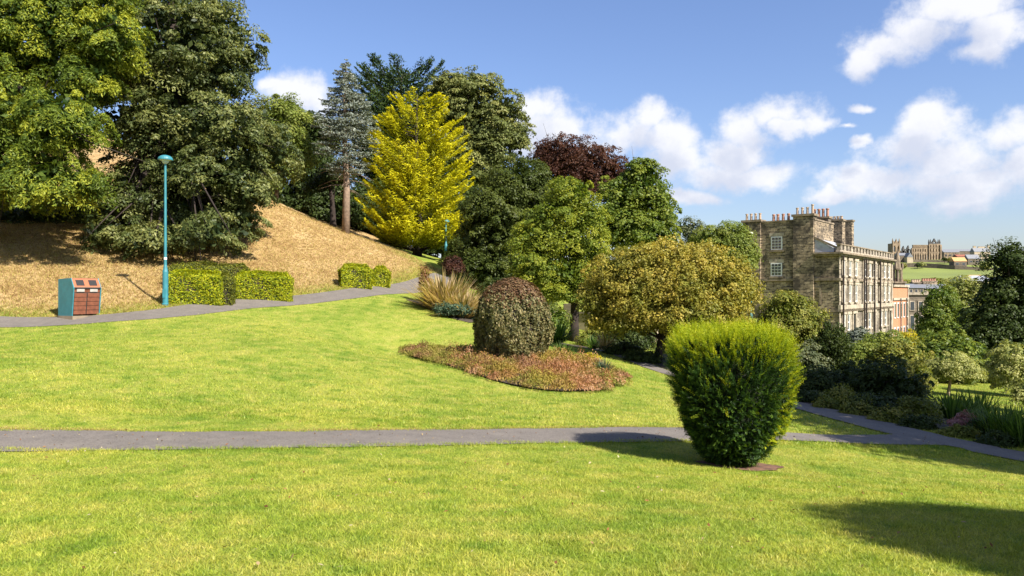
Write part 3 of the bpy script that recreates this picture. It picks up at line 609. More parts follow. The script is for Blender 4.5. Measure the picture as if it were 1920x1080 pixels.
tree('hawthorn_tree', 'olive green and brown bushy tree below the corner of the terrace', 'tree', 1480, 29,
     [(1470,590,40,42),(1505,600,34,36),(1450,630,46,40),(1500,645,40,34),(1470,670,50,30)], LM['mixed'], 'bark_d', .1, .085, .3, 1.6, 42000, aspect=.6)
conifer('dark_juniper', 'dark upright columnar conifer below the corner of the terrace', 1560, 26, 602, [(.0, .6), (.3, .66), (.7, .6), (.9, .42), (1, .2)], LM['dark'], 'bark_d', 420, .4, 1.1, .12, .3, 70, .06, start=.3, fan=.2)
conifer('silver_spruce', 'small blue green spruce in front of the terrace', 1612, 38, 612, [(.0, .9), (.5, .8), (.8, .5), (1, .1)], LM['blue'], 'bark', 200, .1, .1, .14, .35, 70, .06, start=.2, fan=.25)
tree('plane_tree', 'fresh green tree in front of the shade-toned stone house', 'tree', 1762, 62,
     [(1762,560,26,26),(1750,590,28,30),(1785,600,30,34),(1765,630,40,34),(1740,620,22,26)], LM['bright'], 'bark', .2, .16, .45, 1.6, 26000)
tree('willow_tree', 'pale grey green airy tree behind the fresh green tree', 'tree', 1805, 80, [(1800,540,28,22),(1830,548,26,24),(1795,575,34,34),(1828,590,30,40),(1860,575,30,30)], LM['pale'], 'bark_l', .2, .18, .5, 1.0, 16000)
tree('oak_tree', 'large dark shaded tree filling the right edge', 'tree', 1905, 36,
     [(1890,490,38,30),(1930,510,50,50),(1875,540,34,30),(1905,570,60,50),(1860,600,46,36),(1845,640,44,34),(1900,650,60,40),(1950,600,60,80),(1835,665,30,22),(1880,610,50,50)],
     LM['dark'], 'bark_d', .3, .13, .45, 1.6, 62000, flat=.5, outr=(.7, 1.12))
# understorey
for i, (px, py, rx, ry, Y, lm, lab) in enumerate([
 (1005,575,40,34,38,'yewd','dark bush directly behind the weeping dome, left of the straight trunk'),
 (1130,560,34,30,37,'dark','dark bush right of the straight trunk'),
 (1200,590,60,36,43,'dark','dark hedge like bush behind the golden brown tree'),
 (1320,620,60,36,34,'dark','dark bush filling the gap under the golden brown tree'),
 (1180,635,46,26,30,'dark','low dark shrub left of the golden brown tree trunk'),
 (1120,635,34,20,31,'mixed','low mixed shrub beside the shaded path'),
 (1265,645,30,24,28,'mixed','light shrub right of the golden brown tree trunk'),
 (735,445,26,16,56,'olive','sunlit green bush under the left side of the golden conifer'),
 (870,470,30,40,47,'yewd','dark bush behind the small far lamp post'),
 (820,455,40,26,58,'dark','dark bush behind the foot of the golden conifer'),
 (860,500,34,26,46,'yewd','dark bush between golden conifer and flax clump'),
 (690,415,30,26,60,'dark','dark bush beside the blue spruce trunk'),
 (545,385,30,20,60,'dark','dark bush behind the slim pale trunk'),
 (470,440,20,18,38.5,'oak','small seedling tree under the right edge of the huge dark tree'),
 (60,415,90,34,37,'dark','shaded bush under the bright yellow-green tree'),
 (170,425,50,26,38,'oak','shaded bush between the two huge left trees'),
 (1042,600,20,24,29.5,'bright','glossy green shrub at the right shoulder of the weeping dome'),
 (930,560,40,34,33,'dark','dark shrub between flax clump and weeping dome'),
 (895,600,22,16,29,'juniper','small green shrub behind the left edge of the weeping dome')]):
    shrub('shrub', lab, px, py, rx, ry, Y, LM[lm], .09, .3, 1.6, 14000)
# right hand shrubbery
for (px, py, rx, ry, Y, lm, lab, cp) in [
 (1625,678,46,34,27,'olive','grey green domed shrub below the small blue spruce',9000),
 (1662,650,42,28,33,'olive','yellow green shrub in front of the terrace ground floor',9000),
 (1700,640,22,20,37,'yellow','bright yellow shrub in front of the red brick house',6000),
 (1690,682,52,46,26,'mixed','mottled green shrub in the middle of the right garden',12000),
 (1778,672,66,46,29,'bright','dark glossy domed shrub behind the pale variegated one',14000),
 (1600,735,66,50,21,'dark','dark shaded shrub nearest the side path, below the grey dome',16000),
 (1665,738,66,62,20,'dark','dark shaded shrub in the middle of the border along the side path',18000),
 (1715,780,38,28,16.5,'mixed','low dark shrub at the tip of the shaded border',9000),
 (1650,775,56,30,17.4,'dark','low dark shrub along the kerb of the side path',9000),
 (1530,728,44,36,21,'dark','low dark shrub at the left end of the shaded border',9000),
 (1565,755,44,26,19,'mixed','low leafy plant mound in front of the columnar conifer',8000),
 (1515,690,34,44,25,'grey','grey leaved shrub left of the columnar conifer',7000),
 (1592,722,28,20,24,'grey','greyish shrub at the foot of the columnar conifer',8000),
 (1712,712,30,32,22,'mixed','mottled shrub beside the small sunlit lawn',9000),
 (1745,650,30,26,40,'bright','green shrub below the fresh green tree',6000),
 (1838,690,44,34,30,'dark','dark shrub behind the grassy slope at right',6000),
 (1905,685,46,46,24,'pale','pale olive shrub at the right edge',14000),
 (1925,735,26,22,20,'pale','low pale shrub at the right edge below the taller pale one',7000),
 (1640,690,90,40,31,'dark','dark shrub behind the middle of the right garden',9000)]:
    shrub('shrub', lab, px, py, rx, ry, Y, LM[lm], .07, .22, 1.8, cp)
for (px, Y, lab) in [(1165,25.3,'low dark plant beside the shaded path left of the golden brown tree'),(1205,24.2,'low dark plant at the foot of the golden brown tree'),(1505,18.9,'low dark plant where the side path comes out behind the clipped yew'),(1560,17.9,'low dark plant on the path edge below the grey dome'),(1612,17.0,'low plant on the path edge in the middle of the shaded border'),
                     (1668,16.1,'low dark plant on the path edge right of the middle of the border'),(1722,15.4,'low plant on the path edge at the right tip of the border'),(1800,14.7,'low dark plant below the pink flowers'),(1870,14.0,'low dark plant at the foot of the grassy clump')]:
    foot = HZ - G(px, Y)[2] / Y * F
    shrub('low_plant', lab, px, foot - 8, 34, 13, Y, LM['dark' if px % 4 else 'mixed'], .06, .14, 1.6, 6000)
tree('small_tree', 'small pale variegated round headed tree on a short stem by the sunlit lawn', 'tree', 1776, 23,
     [(1785,685,38,22),(1765,700,28,18),(1810,700,26,18)], LM['pale'], 'bark_l', .05, .07, .2, 1.5, 12000, aspect=.4)
blade_plant('iris_clump', 'clump of upright green sword leaves beside the sunlit lawn', 1785, 17.5, 260, .75, .03, LM['iris'], .35, .5)
blade_plant('iris_clump', 'second clump of sword leaves behind the pink flowers', 1830, 18.0, 260, .75, .03, LM['iris'], .4, .5)
blade_plant('reed_clump', 'tall dark green grassy clump at the right edge of the shaded path', 1885, 14.8, 420, .85, .022, LM['iris'], .5, .7)
blade_plant('reed_clump', 'grassy clump cut by the right edge of the picture', 1935, 14.2, 420, .85, .022, LM['iris'], .5, .7)
shrub('flowering_shrub', 'low shrub with pinkish flower heads in front of the sword leaves', 1808, 790, 26, 15, 15.6, LM['pink'], .045, .12, 1.4, 5000)
shrub('shrub', 'dark low plant between pink flowers and grassy clump', 1850, 805, 34, 16, 15.0, LM['dark'], .06, .14, 1.7, 7000)

# ------------------------------------------------------------------ flax clump and its neighbours
blade_plant('flax_clump', 'big cream striped flax clump at the far end of the lawn', 836, 30.4, 800, 1.75, .06, LM['phorm'], .6, .7, out=.8)
blade_plant('flax_clump', 'smaller yellowish flax clump in front of the big one', 868, 29, 420, 1.3, .05, LM['phorm'], .4, .7, out=.85)
shrub('red_shrub', 'low reddish shrub at the foot of the flax clump', 815, 556, 16, 12, 30.3, LM['redleaf'], .06, .16, 1.6, 6000)
shrub('red_shrub', 'brownish red shrub at the left side of the flax clump', 796, 525, 12, 22, 32, LM['redleaf'], .07, .2, 1.2, 5000)
shrub('spreading_juniper', 'blue green spreading juniper at the lawn edge below the flax', 850, 580, 34, 10, 28.3, LM['juniper'], .07, .16, 1.8, 8000)
shrub('red_shrub', 'dark brown shrub behind the flax clump under the far lamp', 850, 498, 18, 16, 36, LM['copper'], .08, .2, 1.5, 6000)

# ------------------------------------------------------------------ weeping dome in the round bed
def dome(name, label, px, Y, prof, lm_side, lm_top, ls, n, ztop, trunkm='bark_d'):
    b = G(px, Y); e = empty(name, b, label, 'shrub'); zz = np.array([p[0] for p in prof]); rr = np.array([p[1] for p in prof])
    z = RNG.random(n) * zz[-1]; w = np.interp(z, zz, rr); keep = RNG.random(n) < (w + .25) / (rr.max() + .25); z = z[keep]; w = w[keep]; m = len(z)
    a = RNG.random(m) * 2 * np.pi
    lump = 1 + .07 * np.sin(a * 4 + z * 3) + .06 * np.sin(a * 9 - z * 5) + .03 * np.sin(a * 17 + z * 9)
    r = w * lump * (1 - np.abs(RNG.normal(0, .07, m))) + RNG.normal(0, .015, m)
    p = np.column_stack([np.cos(a) * r, np.sin(a) * r, z + RNG.normal(0, .03, m)]); slope = np.gradient(rr, zz); sl = np.interp(z, zz, slope)
    nor = nrm(np.column_stack([np.cos(a), np.sin(a), np.clip(-sl, -.3, 4)]) + RNG.normal(0, .62, (m, 3)))
    V = quads(p, nor, np.array((0, 0, -1.)) + RNG.normal(0, .5, (m, 3)), ls * RNG.uniform(.6, 1.3, m), ls * .72 * RNG.uniform(.7, 1.2, m)); T = np.repeat(RNG.random(m), 4)
    top = np.repeat(z + RNG.normal(0, .16, m) > ztop, 4)
    np_mesh('foliage', V[~top], 4, lm_side, e, T[~top]); o = np_mesh('new_leaves', V[top], 4, lm_top, e, T[top]); o['label'] = 'reddish brown young leaves on the crown of the dome'
    mb = MB(); mb.lathe([(max(.03, q * .86), zz_) for zz_, q in prof if q > .1], 24); c = mb.build('branches', M['bark_d'], e, smooth=True); return e  # solid core in place of branches, dark through the leaf gaps
dome('weeping_shrub', 'weeping dome shaped shrub in the middle of the round flower bed', 962, 22, [(0, .78), (.3, .92), (.8, 1.06), (1.3, 1.06), (1.7, .95), (2.0, .74), (2.22, .44), (2.34, .05)], LM['weep'], LM['weeptop'], .078, 44000, 1.72)
# ------------------------------------------------------------------ planting in the bed
def bed():
    P = np.array(BED[:-1]); c = P.mean(0); n = len(P); rings = []
    for k in np.linspace(0, .955, 8):
        q = c + (P - c) * k; rings.append(np.column_stack([q, H(q[:, 0], q[:, 1]) + .02 + .10 * (1 - k ** 4)]))
    V = np.concatenate(rings); Fq = []
    for r in range(7):
        for i in range(n): Fq.append((r * n + i, r * n + (i + 1) % n, (r + 1) * n + (i + 1) % n, (r + 1) * n + i))
    tag(np_mesh('flower_bed', V, 4, M['litter'], faces=np.array(Fq)[:, ::-1], smooth=True), kind='structure')
    lo, hi = P.min(0), P.max(0); Q = lo + RNG.random((1500, 2)) * (hi - lo); Q = Q[in_poly(Q, P)]
    wc = G(962, 22)[:2]; Q = Q[np.linalg.norm(Q - wc, axis=1) > .75]
    pxq = 960 + F * Q[:, 0] / Q[:, 1]
    green = (pxq < 895 + RNG.normal(0, 35, len(Q))) | (np.sin(Q[:, 0] * 2.3 + 1) + np.sin(Q[:, 1] * 3.1 + Q[:, 0]) > 1.25) | (pxq > 1135 + RNG.normal(0, 20, len(Q)))
    for sel, lm, nm, lab in ((~green, 'heather', 'heather', 'pinkish red heather covering most of the round bed'), (green, 'heatherg', 'heather', 'yellow green heather at the left and right ends of the round bed')):
        q = Q[sel]; m = 130; k = len(q); ed = np.minimum(poly_dist(q, BED) / .5, 1)
        rr = RNG.uniform(.14, .32, k); hh = RNG.uniform(.10, .34, k) * (1 + .35 * np.sin(q[:, 0] * 3.3) * np.sin(q[:, 1] * 2.7)) * (1 + .5 * (RNG.random(k) < .12)) * (.5 + .5 * ed); o = rdir(k * m).reshape(k, m, 3); o[..., 2] = np.abs(o[..., 2])
        pos = np.stack([q[:, None, 0] + o[..., 0] * rr[:, None], q[:, None, 1] + o[..., 1] * rr[:, None], np.zeros((k, m))], -1)
        pos[..., 2] = H(pos[..., 0], pos[..., 1]) + .08 + o[..., 2] * hh[:, None] * (.6 + .5 * RNG.random((k, m)))
        pos = pos.reshape(-1, 3); nn = len(pos); d = np.array((0, 0, 1.)) + o.reshape(-1, 3) * .6 + RNG.normal(0, .3, (nn, 3))
        V = quads(pos, o.reshape(-1, 3) + RNG.normal(0, .5, (nn, 3)), d, .06 * RNG.uniform(.6, 1.4, nn), .024 * RNG.uniform(.7, 1.3, nn))
        t = np.clip(np.repeat(RNG.random(k) * .5, m) + RNG.random(nn) * .5, 0, 1)
        tag(np_mesh(nm, V, 4, LM[lm], tone=np.repeat(t, 4)), lab, 'ground cover', kind='stuff')
bed()
shrub('low_plant', 'flat green plant sprawling beyond the left tip of the round bed', 776, 660, 22, 7, 24.6, LM['heatherg'], .06, .14, 1.5, 4000)
blade_plant('fern', 'bright green feathery fern at the right foot of the weeping dome', 1056, 22.6, 380, .62, .02, LM['iris'], .12, .8, out=.7)
blade_plant('fern', 'bluish green upright fern at the right end of the round bed', 1130, 20.6, 220, .55, .02, LM['juniper'], .1, .6, out=.5)
shrub('shrub', 'small yellow leaved plant behind the upright fern', 1110, 672, 16, 9, 22.5, LM['yellow'], .06, .12, 1.2, 1500)
blade_plant('flax_clump', 'small spiky green clump beside the shaded path', 1112, 28.5, 120, .7, .04, LM['iris'], .1, .5, out=.8)
blade_plant('flax_clump', 'small dark spiky clump near the golden brown tree', 1135, 27, 120, .8, .04, LM['phorm'], .1, .5, out=.8)
blade_plant('cordyline', 'green spiky plant behind the right side of the weeping dome', 1046, 27, 160, 1.1, .05, LM['iris'], .1, .6, out=.9)

# ------------------------------------------------------------------ clipped yew
def yew(label, b, sc=1.0, n=5200, seed=1):
    e = empty('yew_bush', b, label, 'shrub'); rng = np.random.default_rng(seed)
    zz = np.array([0, .06, .17, .34, .6, .95, 1.35, 1.68, 1.82, 1.88]) * sc; rr = np.array([.20, .32, .43, .55, .68, .765, .80, .80, .72, .0]) * sc
    # area-weighted samples over the outline
    s = np.concatenate([[0], np.cumsum(np.hypot(np.diff(zz), np.diff(rr)))]); A = np.linspace(0, s[-1], 300); zA = np.interp(A, s, zz); rA = np.interp(A, s, rr)
    cdf = np.cumsum(rA + .02); cdf /= cdf[-1]; u = np.interp(rng.random(n), cdf, A); z = np.interp(u, s, zz); r = np.interp(u, s, rr); a = rng.random(n) * 2 * np.pi
    lump = 1 + .045 * np.sin(a * 3 + z * 3) + .045 * np.sin(a * 7 - z * 6) + .035 * np.sin(13 * a + 11 * z) + .02 * np.sin(19 * a - 17 * z)
    nz = np.interp(u, A, np.gradient(-rA, A)); nr = np.interp(u, A, np.gradient(zA, A))
    out = np.column_stack([np.cos(a) * nr, np.sin(a) * nr, nz]); o0 = np.column_stack([np.cos(a) * r * lump, np.sin(a) * r * lump, z * (1 + .02 * np.sin(a * 3))])
    depth = np.abs(rng.normal(0, .05, n)) * sc; o0 = o0 - out * depth[:, None]
    up = sm(.5 * sc, 1.7 * sc, z); ax = nrm(out * .8 + np.array((0, 0, 1.)) * (.25 + .9 * up)[:, None] + rng.normal(0, .35, (n, 3)))
    Ls = (.07 + .07 * up + .10 * up * rng.random(n) ** 3 + .18 * (rng.random(n) < .045) * rng.random(n)) * sc
    m = 16; t = np.tile(np.linspace(0, 1, m), (n, 1)); side = nrm(np.cross(ax, rng.normal(0, 1, (n, 3)))); sgn = np.where(np.arange(m) % 2, 1., -1.)
    pos = o0[:, None] + ax[:, None] * (t * Ls[:, None])[..., None]; nd = side[:, None] * sgn[None, :, None] * .9 + ax[:, None] * .75; nor = np.cross(ax, side)[:, None] + rng.normal(0, .3, (n, m, 3))
    nl = .030 * sc * (1.1 - .6 * t) * rng.uniform(.8, 1.2, (n, m)); pos = pos + nd * nl[..., None] * .5
    V = quads(pos.reshape(-1, 3), nor.reshape(-1, 3), nd.reshape(-1, 3), nl.ravel() * 1.25, np.full(n * m, .0085 * sc)); T = np.repeat(np.clip(np.repeat(rng.random(n) ** 1.5 * .6, m) + .3 * t.ravel() + .15 * rng.random(n * m), 0, 1), 4)
    tip = ((z > (1.56 + .20 * rng.normal(0, .5, n)) * sc) | ((Ls > .2 * sc) & (z > .6)) | ((rng.random(n) < .75 * sm(.70, .98, np.cos(a + .2))) & (z > .35 * sc)))  # new growth on top; bright shoots also picked down the right side
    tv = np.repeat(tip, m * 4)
    np_mesh('foliage', V[~tv], 4, LM['yew'], e, T[~tv]); o = np_mesh('new_shoots', V[tv], 4, LM['yewtip'], e, T[tv]); o['label'] = 'bright yellow green new shoots on the top, bright shoots down the right side'
    # leafy depth behind the outer shoots
    k = 45000; j = rng.integers(0, n, k); q = o0[j] - out[j] * rng.uniform(.02, .16, k)[:, None] * sc + rng.normal(0, .03, (k, 3)) * sc; q[:, 2] = np.maximum(q[:, 2], .03)
    np_mesh('inner_foliage', quads(q, rdir(k), rdir(k), np.full(k, .05 * sc), np.full(k, .022 * sc)), 4, LM['yew'], e, np.repeat(rng.random(k) * .4, 4))
    mb = MB(); mb.lathe([(max(.02, q_ - .16 * sc), z_ - (.14 * sc if z_ > 1.5 * sc else 0)) for z_, q_ in zip(zz, rr)], 20); mb.build('branches', M['twig'], e, smooth=True); return e  # closed dark core instead of branches, added to stop light passing through
yew('clipped goblet shaped yew with bright tips standing on the near lawn', YEW, .965, 8500, 3)
yb = np.array((5.75, 3.95, 0)); yb[2] = H(yb[0], yb[1]); yew('second clipped yew just outside the right edge casting its shadow on the lawn', yb, 1.5, 6000, 5)
def soilpatch():
    a = np.linspace(0, 2 * np.pi, 41)[:-1]; V = [(YEW[0] + .1, YEW[1] - .12, 0)]; rings = [.35, .7, 1.0]
    for k in rings:
        for i, t in enumerate(a):
            w = 1 + (.12 * math.sin(t * 3) + .08 * math.sin(t * 7)) * k; V.append((YEW[0] + .1 + math.cos(t) * .55 * k * w, YEW[1] - .12 + math.sin(t) * .36 * k * w, 0))
    V = np.array(V); V[:, 2] = H(V[:, 0], V[:, 1]) + .012; Fq = [(0, 1 + i, 1 + (i + 1) % 40, 1 + (i + 1) % 40) for i in range(40)]
    me = bpy.data.meshes.new('soil'); fs = [(0, 1 + i, 1 + (i + 1) % 40) for i in range(40)] + [(1 + r * 40 + i, 1 + (r + 1) * 40 + i, 1 + (r + 1) * 40 + (i + 1) % 40, 1 + r * 40 + (i + 1) % 40) for r in range(2) for i in range(40)]
    me.from_pydata([tuple(v) for v in V], [], fs); me.materials.append(M['soil']); o = bpy.data.objects.new('soil', me); C.objects.link(o); tag(o, kind='structure')
soilpatch()
def border_soil():
    line = resample(XY([(1470,20.3),(1530,19.6),(1600,18.6),(1680,17.8),(1735,16.6)]), .4); strip('bed_soil', line, 3.2, M['litter'], .03)
    line = resample(XY([(1770,16.6),(1850,15.4),(1940,14.3)]), .4); strip('bed_soil', line, 1.7, M['litter'], .03)
    line = resample(XY([(790,32.5),(838,30.5),(880,28.6),(910,27.8)]), .4); strip('bed_soil', line, 1.5, M['litter'], .03)
    line = resample(XY([(1085,30),(1240,26.2),(1370,23)]), .4); strip('bed_soil', line, 3.2, M['litter'], .03)
border_soil()
# big tree just outside the right edge: it shades the path and the garden corner
def shade_tree():
    b = np.array((14.6, 7.2, 0)); b[2] = H(b[0], b[1]); e = empty('oak_tree', b, 'broad tree just outside the right edge shading the side path', 'tree')
    LB = [(np.array(c, float), r) for c, r in (((-1.3,6.2,7.0),(2.0,2.0,1.4)),((.2,4.5,9.2),(2.0,2.2,1.4)),((.6,7.6,8.2),(2.2,2.0,1.4)),((-.6,1.8,5.2),(2.2,2.2,1.3)),((-1.8,3.6,7.0),(1.7,1.8,1.3)),((-.3,5.2,7.8),(2.0,1.8,1.4)),((.6,-.6,6.2),(2.4,2.2,1.6)),((-1.0,.6,7.4),(2.0,2.0,1.3)),((.6,3.0,6.8),(2.0,1.8,1.3)),((1.5,5.2,7.2),(2.0,1.8,1.3)))]
    V, T = leafcloud(LB, .16, .7, 1.5, 50000); np_mesh('crown', V, 4, LM['oak'], e, T)
    mb = MB(); limbs(mb, (0, 0, -.1), (0, .5, 7), [c for c, r in LB], .3); mb.build('trunk', M['bark_d'], e, smooth=True)
shade_tree()
# ------------------------------------------------------------------ hedges on the bank
def hedge(label, px, Y, w, d, h, rz, lm, n=16000, ls=.05, z=None):
    b = G(px, Y); e = empty('hedge', b, label, 'hedge', 'clipped hedges beside the upper path', rz)
    mb = MB(); mb.box(-w/2 + .1, w/2 - .1, -d/2 + .1, d/2 - .1, -.3, h - .25); mb.build('branches', M['bark_d'], e)  # dark box core standing in for branches, added to block light
    fa = np.array([w * h, w * h, d * h, d * h, w * d]); fi = RNG.choice(5, n, p=fa / fa.sum()); u = RNG.random(n) - .5; v = RNG.random(n); vs = np.where(fi < 4, v * 1.35 - .35, v)
    p = np.zeros((n, 3)); nn = np.zeros((n, 3))
    for k, (ax, sg) in enumerate(((1, -1), (1, 1), (0, -1), (0, 1))):
        s = fi == k
        if ax == 1: p[s] = np.column_stack([u[s] * w, np.full(s.sum(), sg * d / 2), vs[s] * h])
        else: p[s] = np.column_stack([np.full(s.sum(), sg * w / 2), u[s] * d, vs[s] * h])
        nn[s, ax] = sg
    s = fi == 4; p[s] = np.column_stack([u[s] * w, (v[s] - .5) * d, np.full(s.sum(), h)]); nn[s, 2] = 1
    wob = .035 * np.sin(p[:, 0] * 4 + p[:, 1] * 5 + p[:, 2] * 3) + .03 * np.sin(p[:, 1] * 6 + p[:, 0] * 3 + 2) + .015 * np.sin(p[:, 2] * 9 + p[:, 0] * 8); p += nn * (wob - np.abs(RNG.normal(0, .055, n)))[:, None]
    for _k, hw in ((0, w / 2), (1, d / 2)):          # worn, rounded upper edges
        tt = np.clip((np.abs(p[:, _k]) - (hw - .2)) / .2, 0, 1) * np.clip((p[:, 2] - (h - .25)) / .25, 0, 1); p[:, 2] -= tt * .14; p[:, _k] -= np.sign(p[:, _k]) * tt * .10
    tall = RNG.random(n) < .05; p += nn * (tall * RNG.random(n) * .08)[:, None]; p[:, 2] += tall * .05 - .05
    V = quads(p, nn + np.array((0, 0, .3)) + RNG.normal(0, .5, (n, 3)), rdir(n), ls * RNG.uniform(.7, 1.4, n), ls * .62 * RNG.uniform(.7, 1.3, n)); np_mesh('foliage', V, 4, lm, e, np.repeat(RNG.random(n), 4)); return e
hedge('bright yellow green box hedge right behind the lamp post base', 367, 27.3, 1.9, 1.0, 1.15, math.radians(14), LM['hedge'], 22000, .06)
hedge('twiggy dark patch of hedge between the two bright hedge blocks', 424, 27.6, .55, 1.0, 1.12, math.radians(14), LM['hedged'], 7000, .06)
hedge('green hedge block right of the twiggy gap, long side to the path', 494, 29.0, 2.05, 1.0, 1.02, math.radians(14), LM['hedge'], 20000, .06)
hedge('long low hedge behind the two bright hedge blocks', 392, 29.4, 2.9, .7, 1.02, math.radians(14), LM['hedged'], 16000, .06)
hedge('left one of the two small square hedges farther up the path', 666, 33.5, 1.3, 1.2, .98, math.radians(18), LM['hedge'], 14000, .065)
hedge('right one of the two small square hedges farther up the path', 713, 34.8, .75, 1.1, .86, math.radians(18), LM['hedge'], 9000, .065)
# ------------------------------------------------------------------ lamp posts
def lamp(label, b, Ht, r=.05, head=.245, base_h=1.15, base_r=.095):
    e = empty('lamp_post', b, label, 'lamp post', 'teal lamp posts')
    mb = MB(); mb.lathe([(base_r + .02, -.1), (base_r + .02, .05), (base_r, .07), (base_r, base_h), (base_r * .8, base_h + .08), (r, base_h + .24)], 18); o = mb.build('base_tube', M['teal'], e, smooth=False)
    mb = MB(); mb.box(-.05, .05, -base_r - .012, -base_r + .03, .25, .55); mb.build('access_door', M['teal'], e)
    mb = MB(); mb.lathe([(r, base_h + .2), (r * .75, Ht - .28)], 14); mb.build('pole', M['teal'], e)
    mb = MB(); mb.lathe([(r * 1.08, base_h + .42), (r * 1.08, base_h + .50)], 14); mb.build('label_band', M['white'], e)
    mb = MB(); mb.lathe([(r * .9, Ht - .30), (.10, Ht - .26), (.12, Ht - .20), (head * .8, Ht - .17)], 22); mb.build('lamp_glass', M['lampglass'], e)
    mb = MB(); mb.lathe([(head, Ht - .17), (head, Ht - .13), (head * .9, Ht - .08), (head * .66, Ht - .03), (head * .3, Ht), (.01, Ht + .01)], 24); mb.build('lamp_shade', M['teal'], e); return e
lb = G(310, 26.5); lamp('tall teal lamp post with mushroom head beside the bright hedge', lb, (HZ - 291) / F * 26.5 - lb[2])
lb = G(836, 47.5); lamp('distant teal lamp post in front of the golden conifer', lb, (HZ - 411) / F * 47.5 - lb[2], .05, .22)
lb = G(1408, 66); 
def street_lamp():
    Ht = (HZ - 436) / F * 66 - lb[2]; e = empty('street_lamp', lb, 'teal street lamp with flat pale head left of the terrace', 'street lamp')
    MB().lathe([(.13, -.2), (.13, 1.3), (.085, 1.5), (.07, Ht - .1)], 12).build('pole', M['teal'], e)
    MB().box(-.24, .14, -.12, .12, Ht - .1, Ht + .04).build('lamp_head', M['white'], e)
street_lamp()
# ------------------------------------------------------------------ double litter bin
def bin_():
    b = G(150, 25.0); e = empty('litter_bin', b, 'teal double litter bin with brown slatted doors beside the upper path', 'litter bin', rz=math.radians(60))
    Wd, D, Hh = .86, .86, 1.25
    pr = [(.10, .04), (-.0, .93), (.16, Hh), (D, Hh * .975), (D, .04)]     # (depth, z)
    for x in (-Wd/2 - .03, Wd/2): MB().prism([(x, d - D/2, z) for d, z in pr], (.03, 0, 0)).build('side_panel', M['teal'], e)
    MB().prism([(-Wd/2, D - .02 - D/2, .04), (-Wd/2, D - D/2, .04), (-Wd/2, D - D/2, Hh * .975), (-Wd/2, D - .02 - D/2, Hh * .975)], (Wd, 0, 0)).build('back_panel', M['teal'], e)
    MB().prism([(-Wd/2, .16 - D/2, Hh - .025), (-Wd/2, D - .02 - D/2, Hh * .975 - .025), (-Wd/2, D - .02 - D/2, Hh * .975 - .003), (-Wd/2, .16 - D/2, Hh - .003)], (Wd, 0, 0)).build('top_panel', M['darkmetal'], e)
    MB().box(-Wd/2 - .03, Wd/2 + .03, -D/2 + .06, D/2 + .03, -.12, .04).build('plinth', M['trim'], e)
    # front lower: door leaning outward, five slats each
    fn = lambda z: .10 + (-.0 - .10) * (z - .04) / .89 - D/2
    for s in (-1, 1):
        x0, x1 = (-Wd/2 + .005, -.008) if s < 0 else (.008, Wd/2 - .005)
        do = MB(); 
        do.prism([(x0, fn(.08) + .03, .08), (x0, fn(.08) + .05, .08), (x0, fn(.78) + .05, .78), (x0, fn(.78) + .03, .78)], (x1 - x0, 0, 0)); d_ = do.build('door', M['darkmetal'], e)
        for k in range(5):
            z0 = .09 + k * .138; z1 = z0 + .125; sl = MB(); sl.prism([(x0 + .01, fn(z0) - .004, z0), (x0 + .01, fn(z0) + .028, z0), (x0 + .01, fn(z1) + .028, z1), (x0 + .01, fn(z1) + .006, z1)], (x1 - x0 - .02, 0, 0)); sl.build('slat', M['brown'], d_)
        sg = MB(); sg.prism([(x0 + .08, fn(.80) + .004, .81), (x0 + .08, fn(.80) + .02, .81), (x0 + .08, fn(.90) + .02, .905), (x0 + .08, fn(.90) + .004, .905)], (.25, 0, 0)); so_ = sg.build('notice_plate', M['concrete'], e)
    MB().prism([(-Wd/2, fn(.79) + .025, .79), (-Wd/2, fn(.79) + .05, .79), (-Wd/2, fn(.92) + .05, .92), (-Wd/2, fn(.92) + .025, .92)], (Wd, 0, 0)).build('fascia', M['brown'], e)
    MB().box(-Wd/2, Wd/2, -D/2 - .02, -D/2 + .03, .925, .955).build('rim', M['darkmetal'], e)
    # sloping top front with two openings
    y0, z0, y1, z1 = -D/2 + .004, .955, .16 - D/2 - .004, Hh - .01
    def panel(xa, xb, ta, tb, off, m, nm):
        pa = lambda t, o: (y0 + (y1 - y0) * t - o * .88, z0 + (z1 - z0) * t + o * .47)
        a, b_, c, d = pa(ta, off), pa(tb, off), pa(tb, off - .02), pa(ta, off - .02)
        MB().prism([(xa, *a), (xa, *d), (xa, *c), (xa, *b_)], (xb - xa, 0, 0)).build(nm, m, e)
    panel(-Wd/2, Wd/2, 0, 1, 0, M['orange'], 'chute_panel')
    for x in (-.21, .21): panel(x - .13, x + .13, .18, .82, .006, M['black'], 'opening')
bin_()
# ------------------------------------------------------------------ low walls seen under the trees
def low_wall():
    a = G(1040, 37); b = G(1235, 33.5); d = b[:2] - a[:2]; L = np.linalg.norm(d); e = empty('garden_wall', a, 'low cream stone wall with square piers seen under the trees', 'wall', rz=math.atan2(d[1], d[0]))
    MB().box(0, L, -.15, .15, -1.2, .35).build('wall', M['stone_c'], e); MB().box(-.02, L + .02, -.2, .2, .352, .43).build('coping', M['trim_l'], e)
    for x in (0.9, L * .55, L - .3): MB().box(x - .22, x + .22, -.24, .24, -1.2, .8).build('pier', M['stone_c'], e)
low_wall()
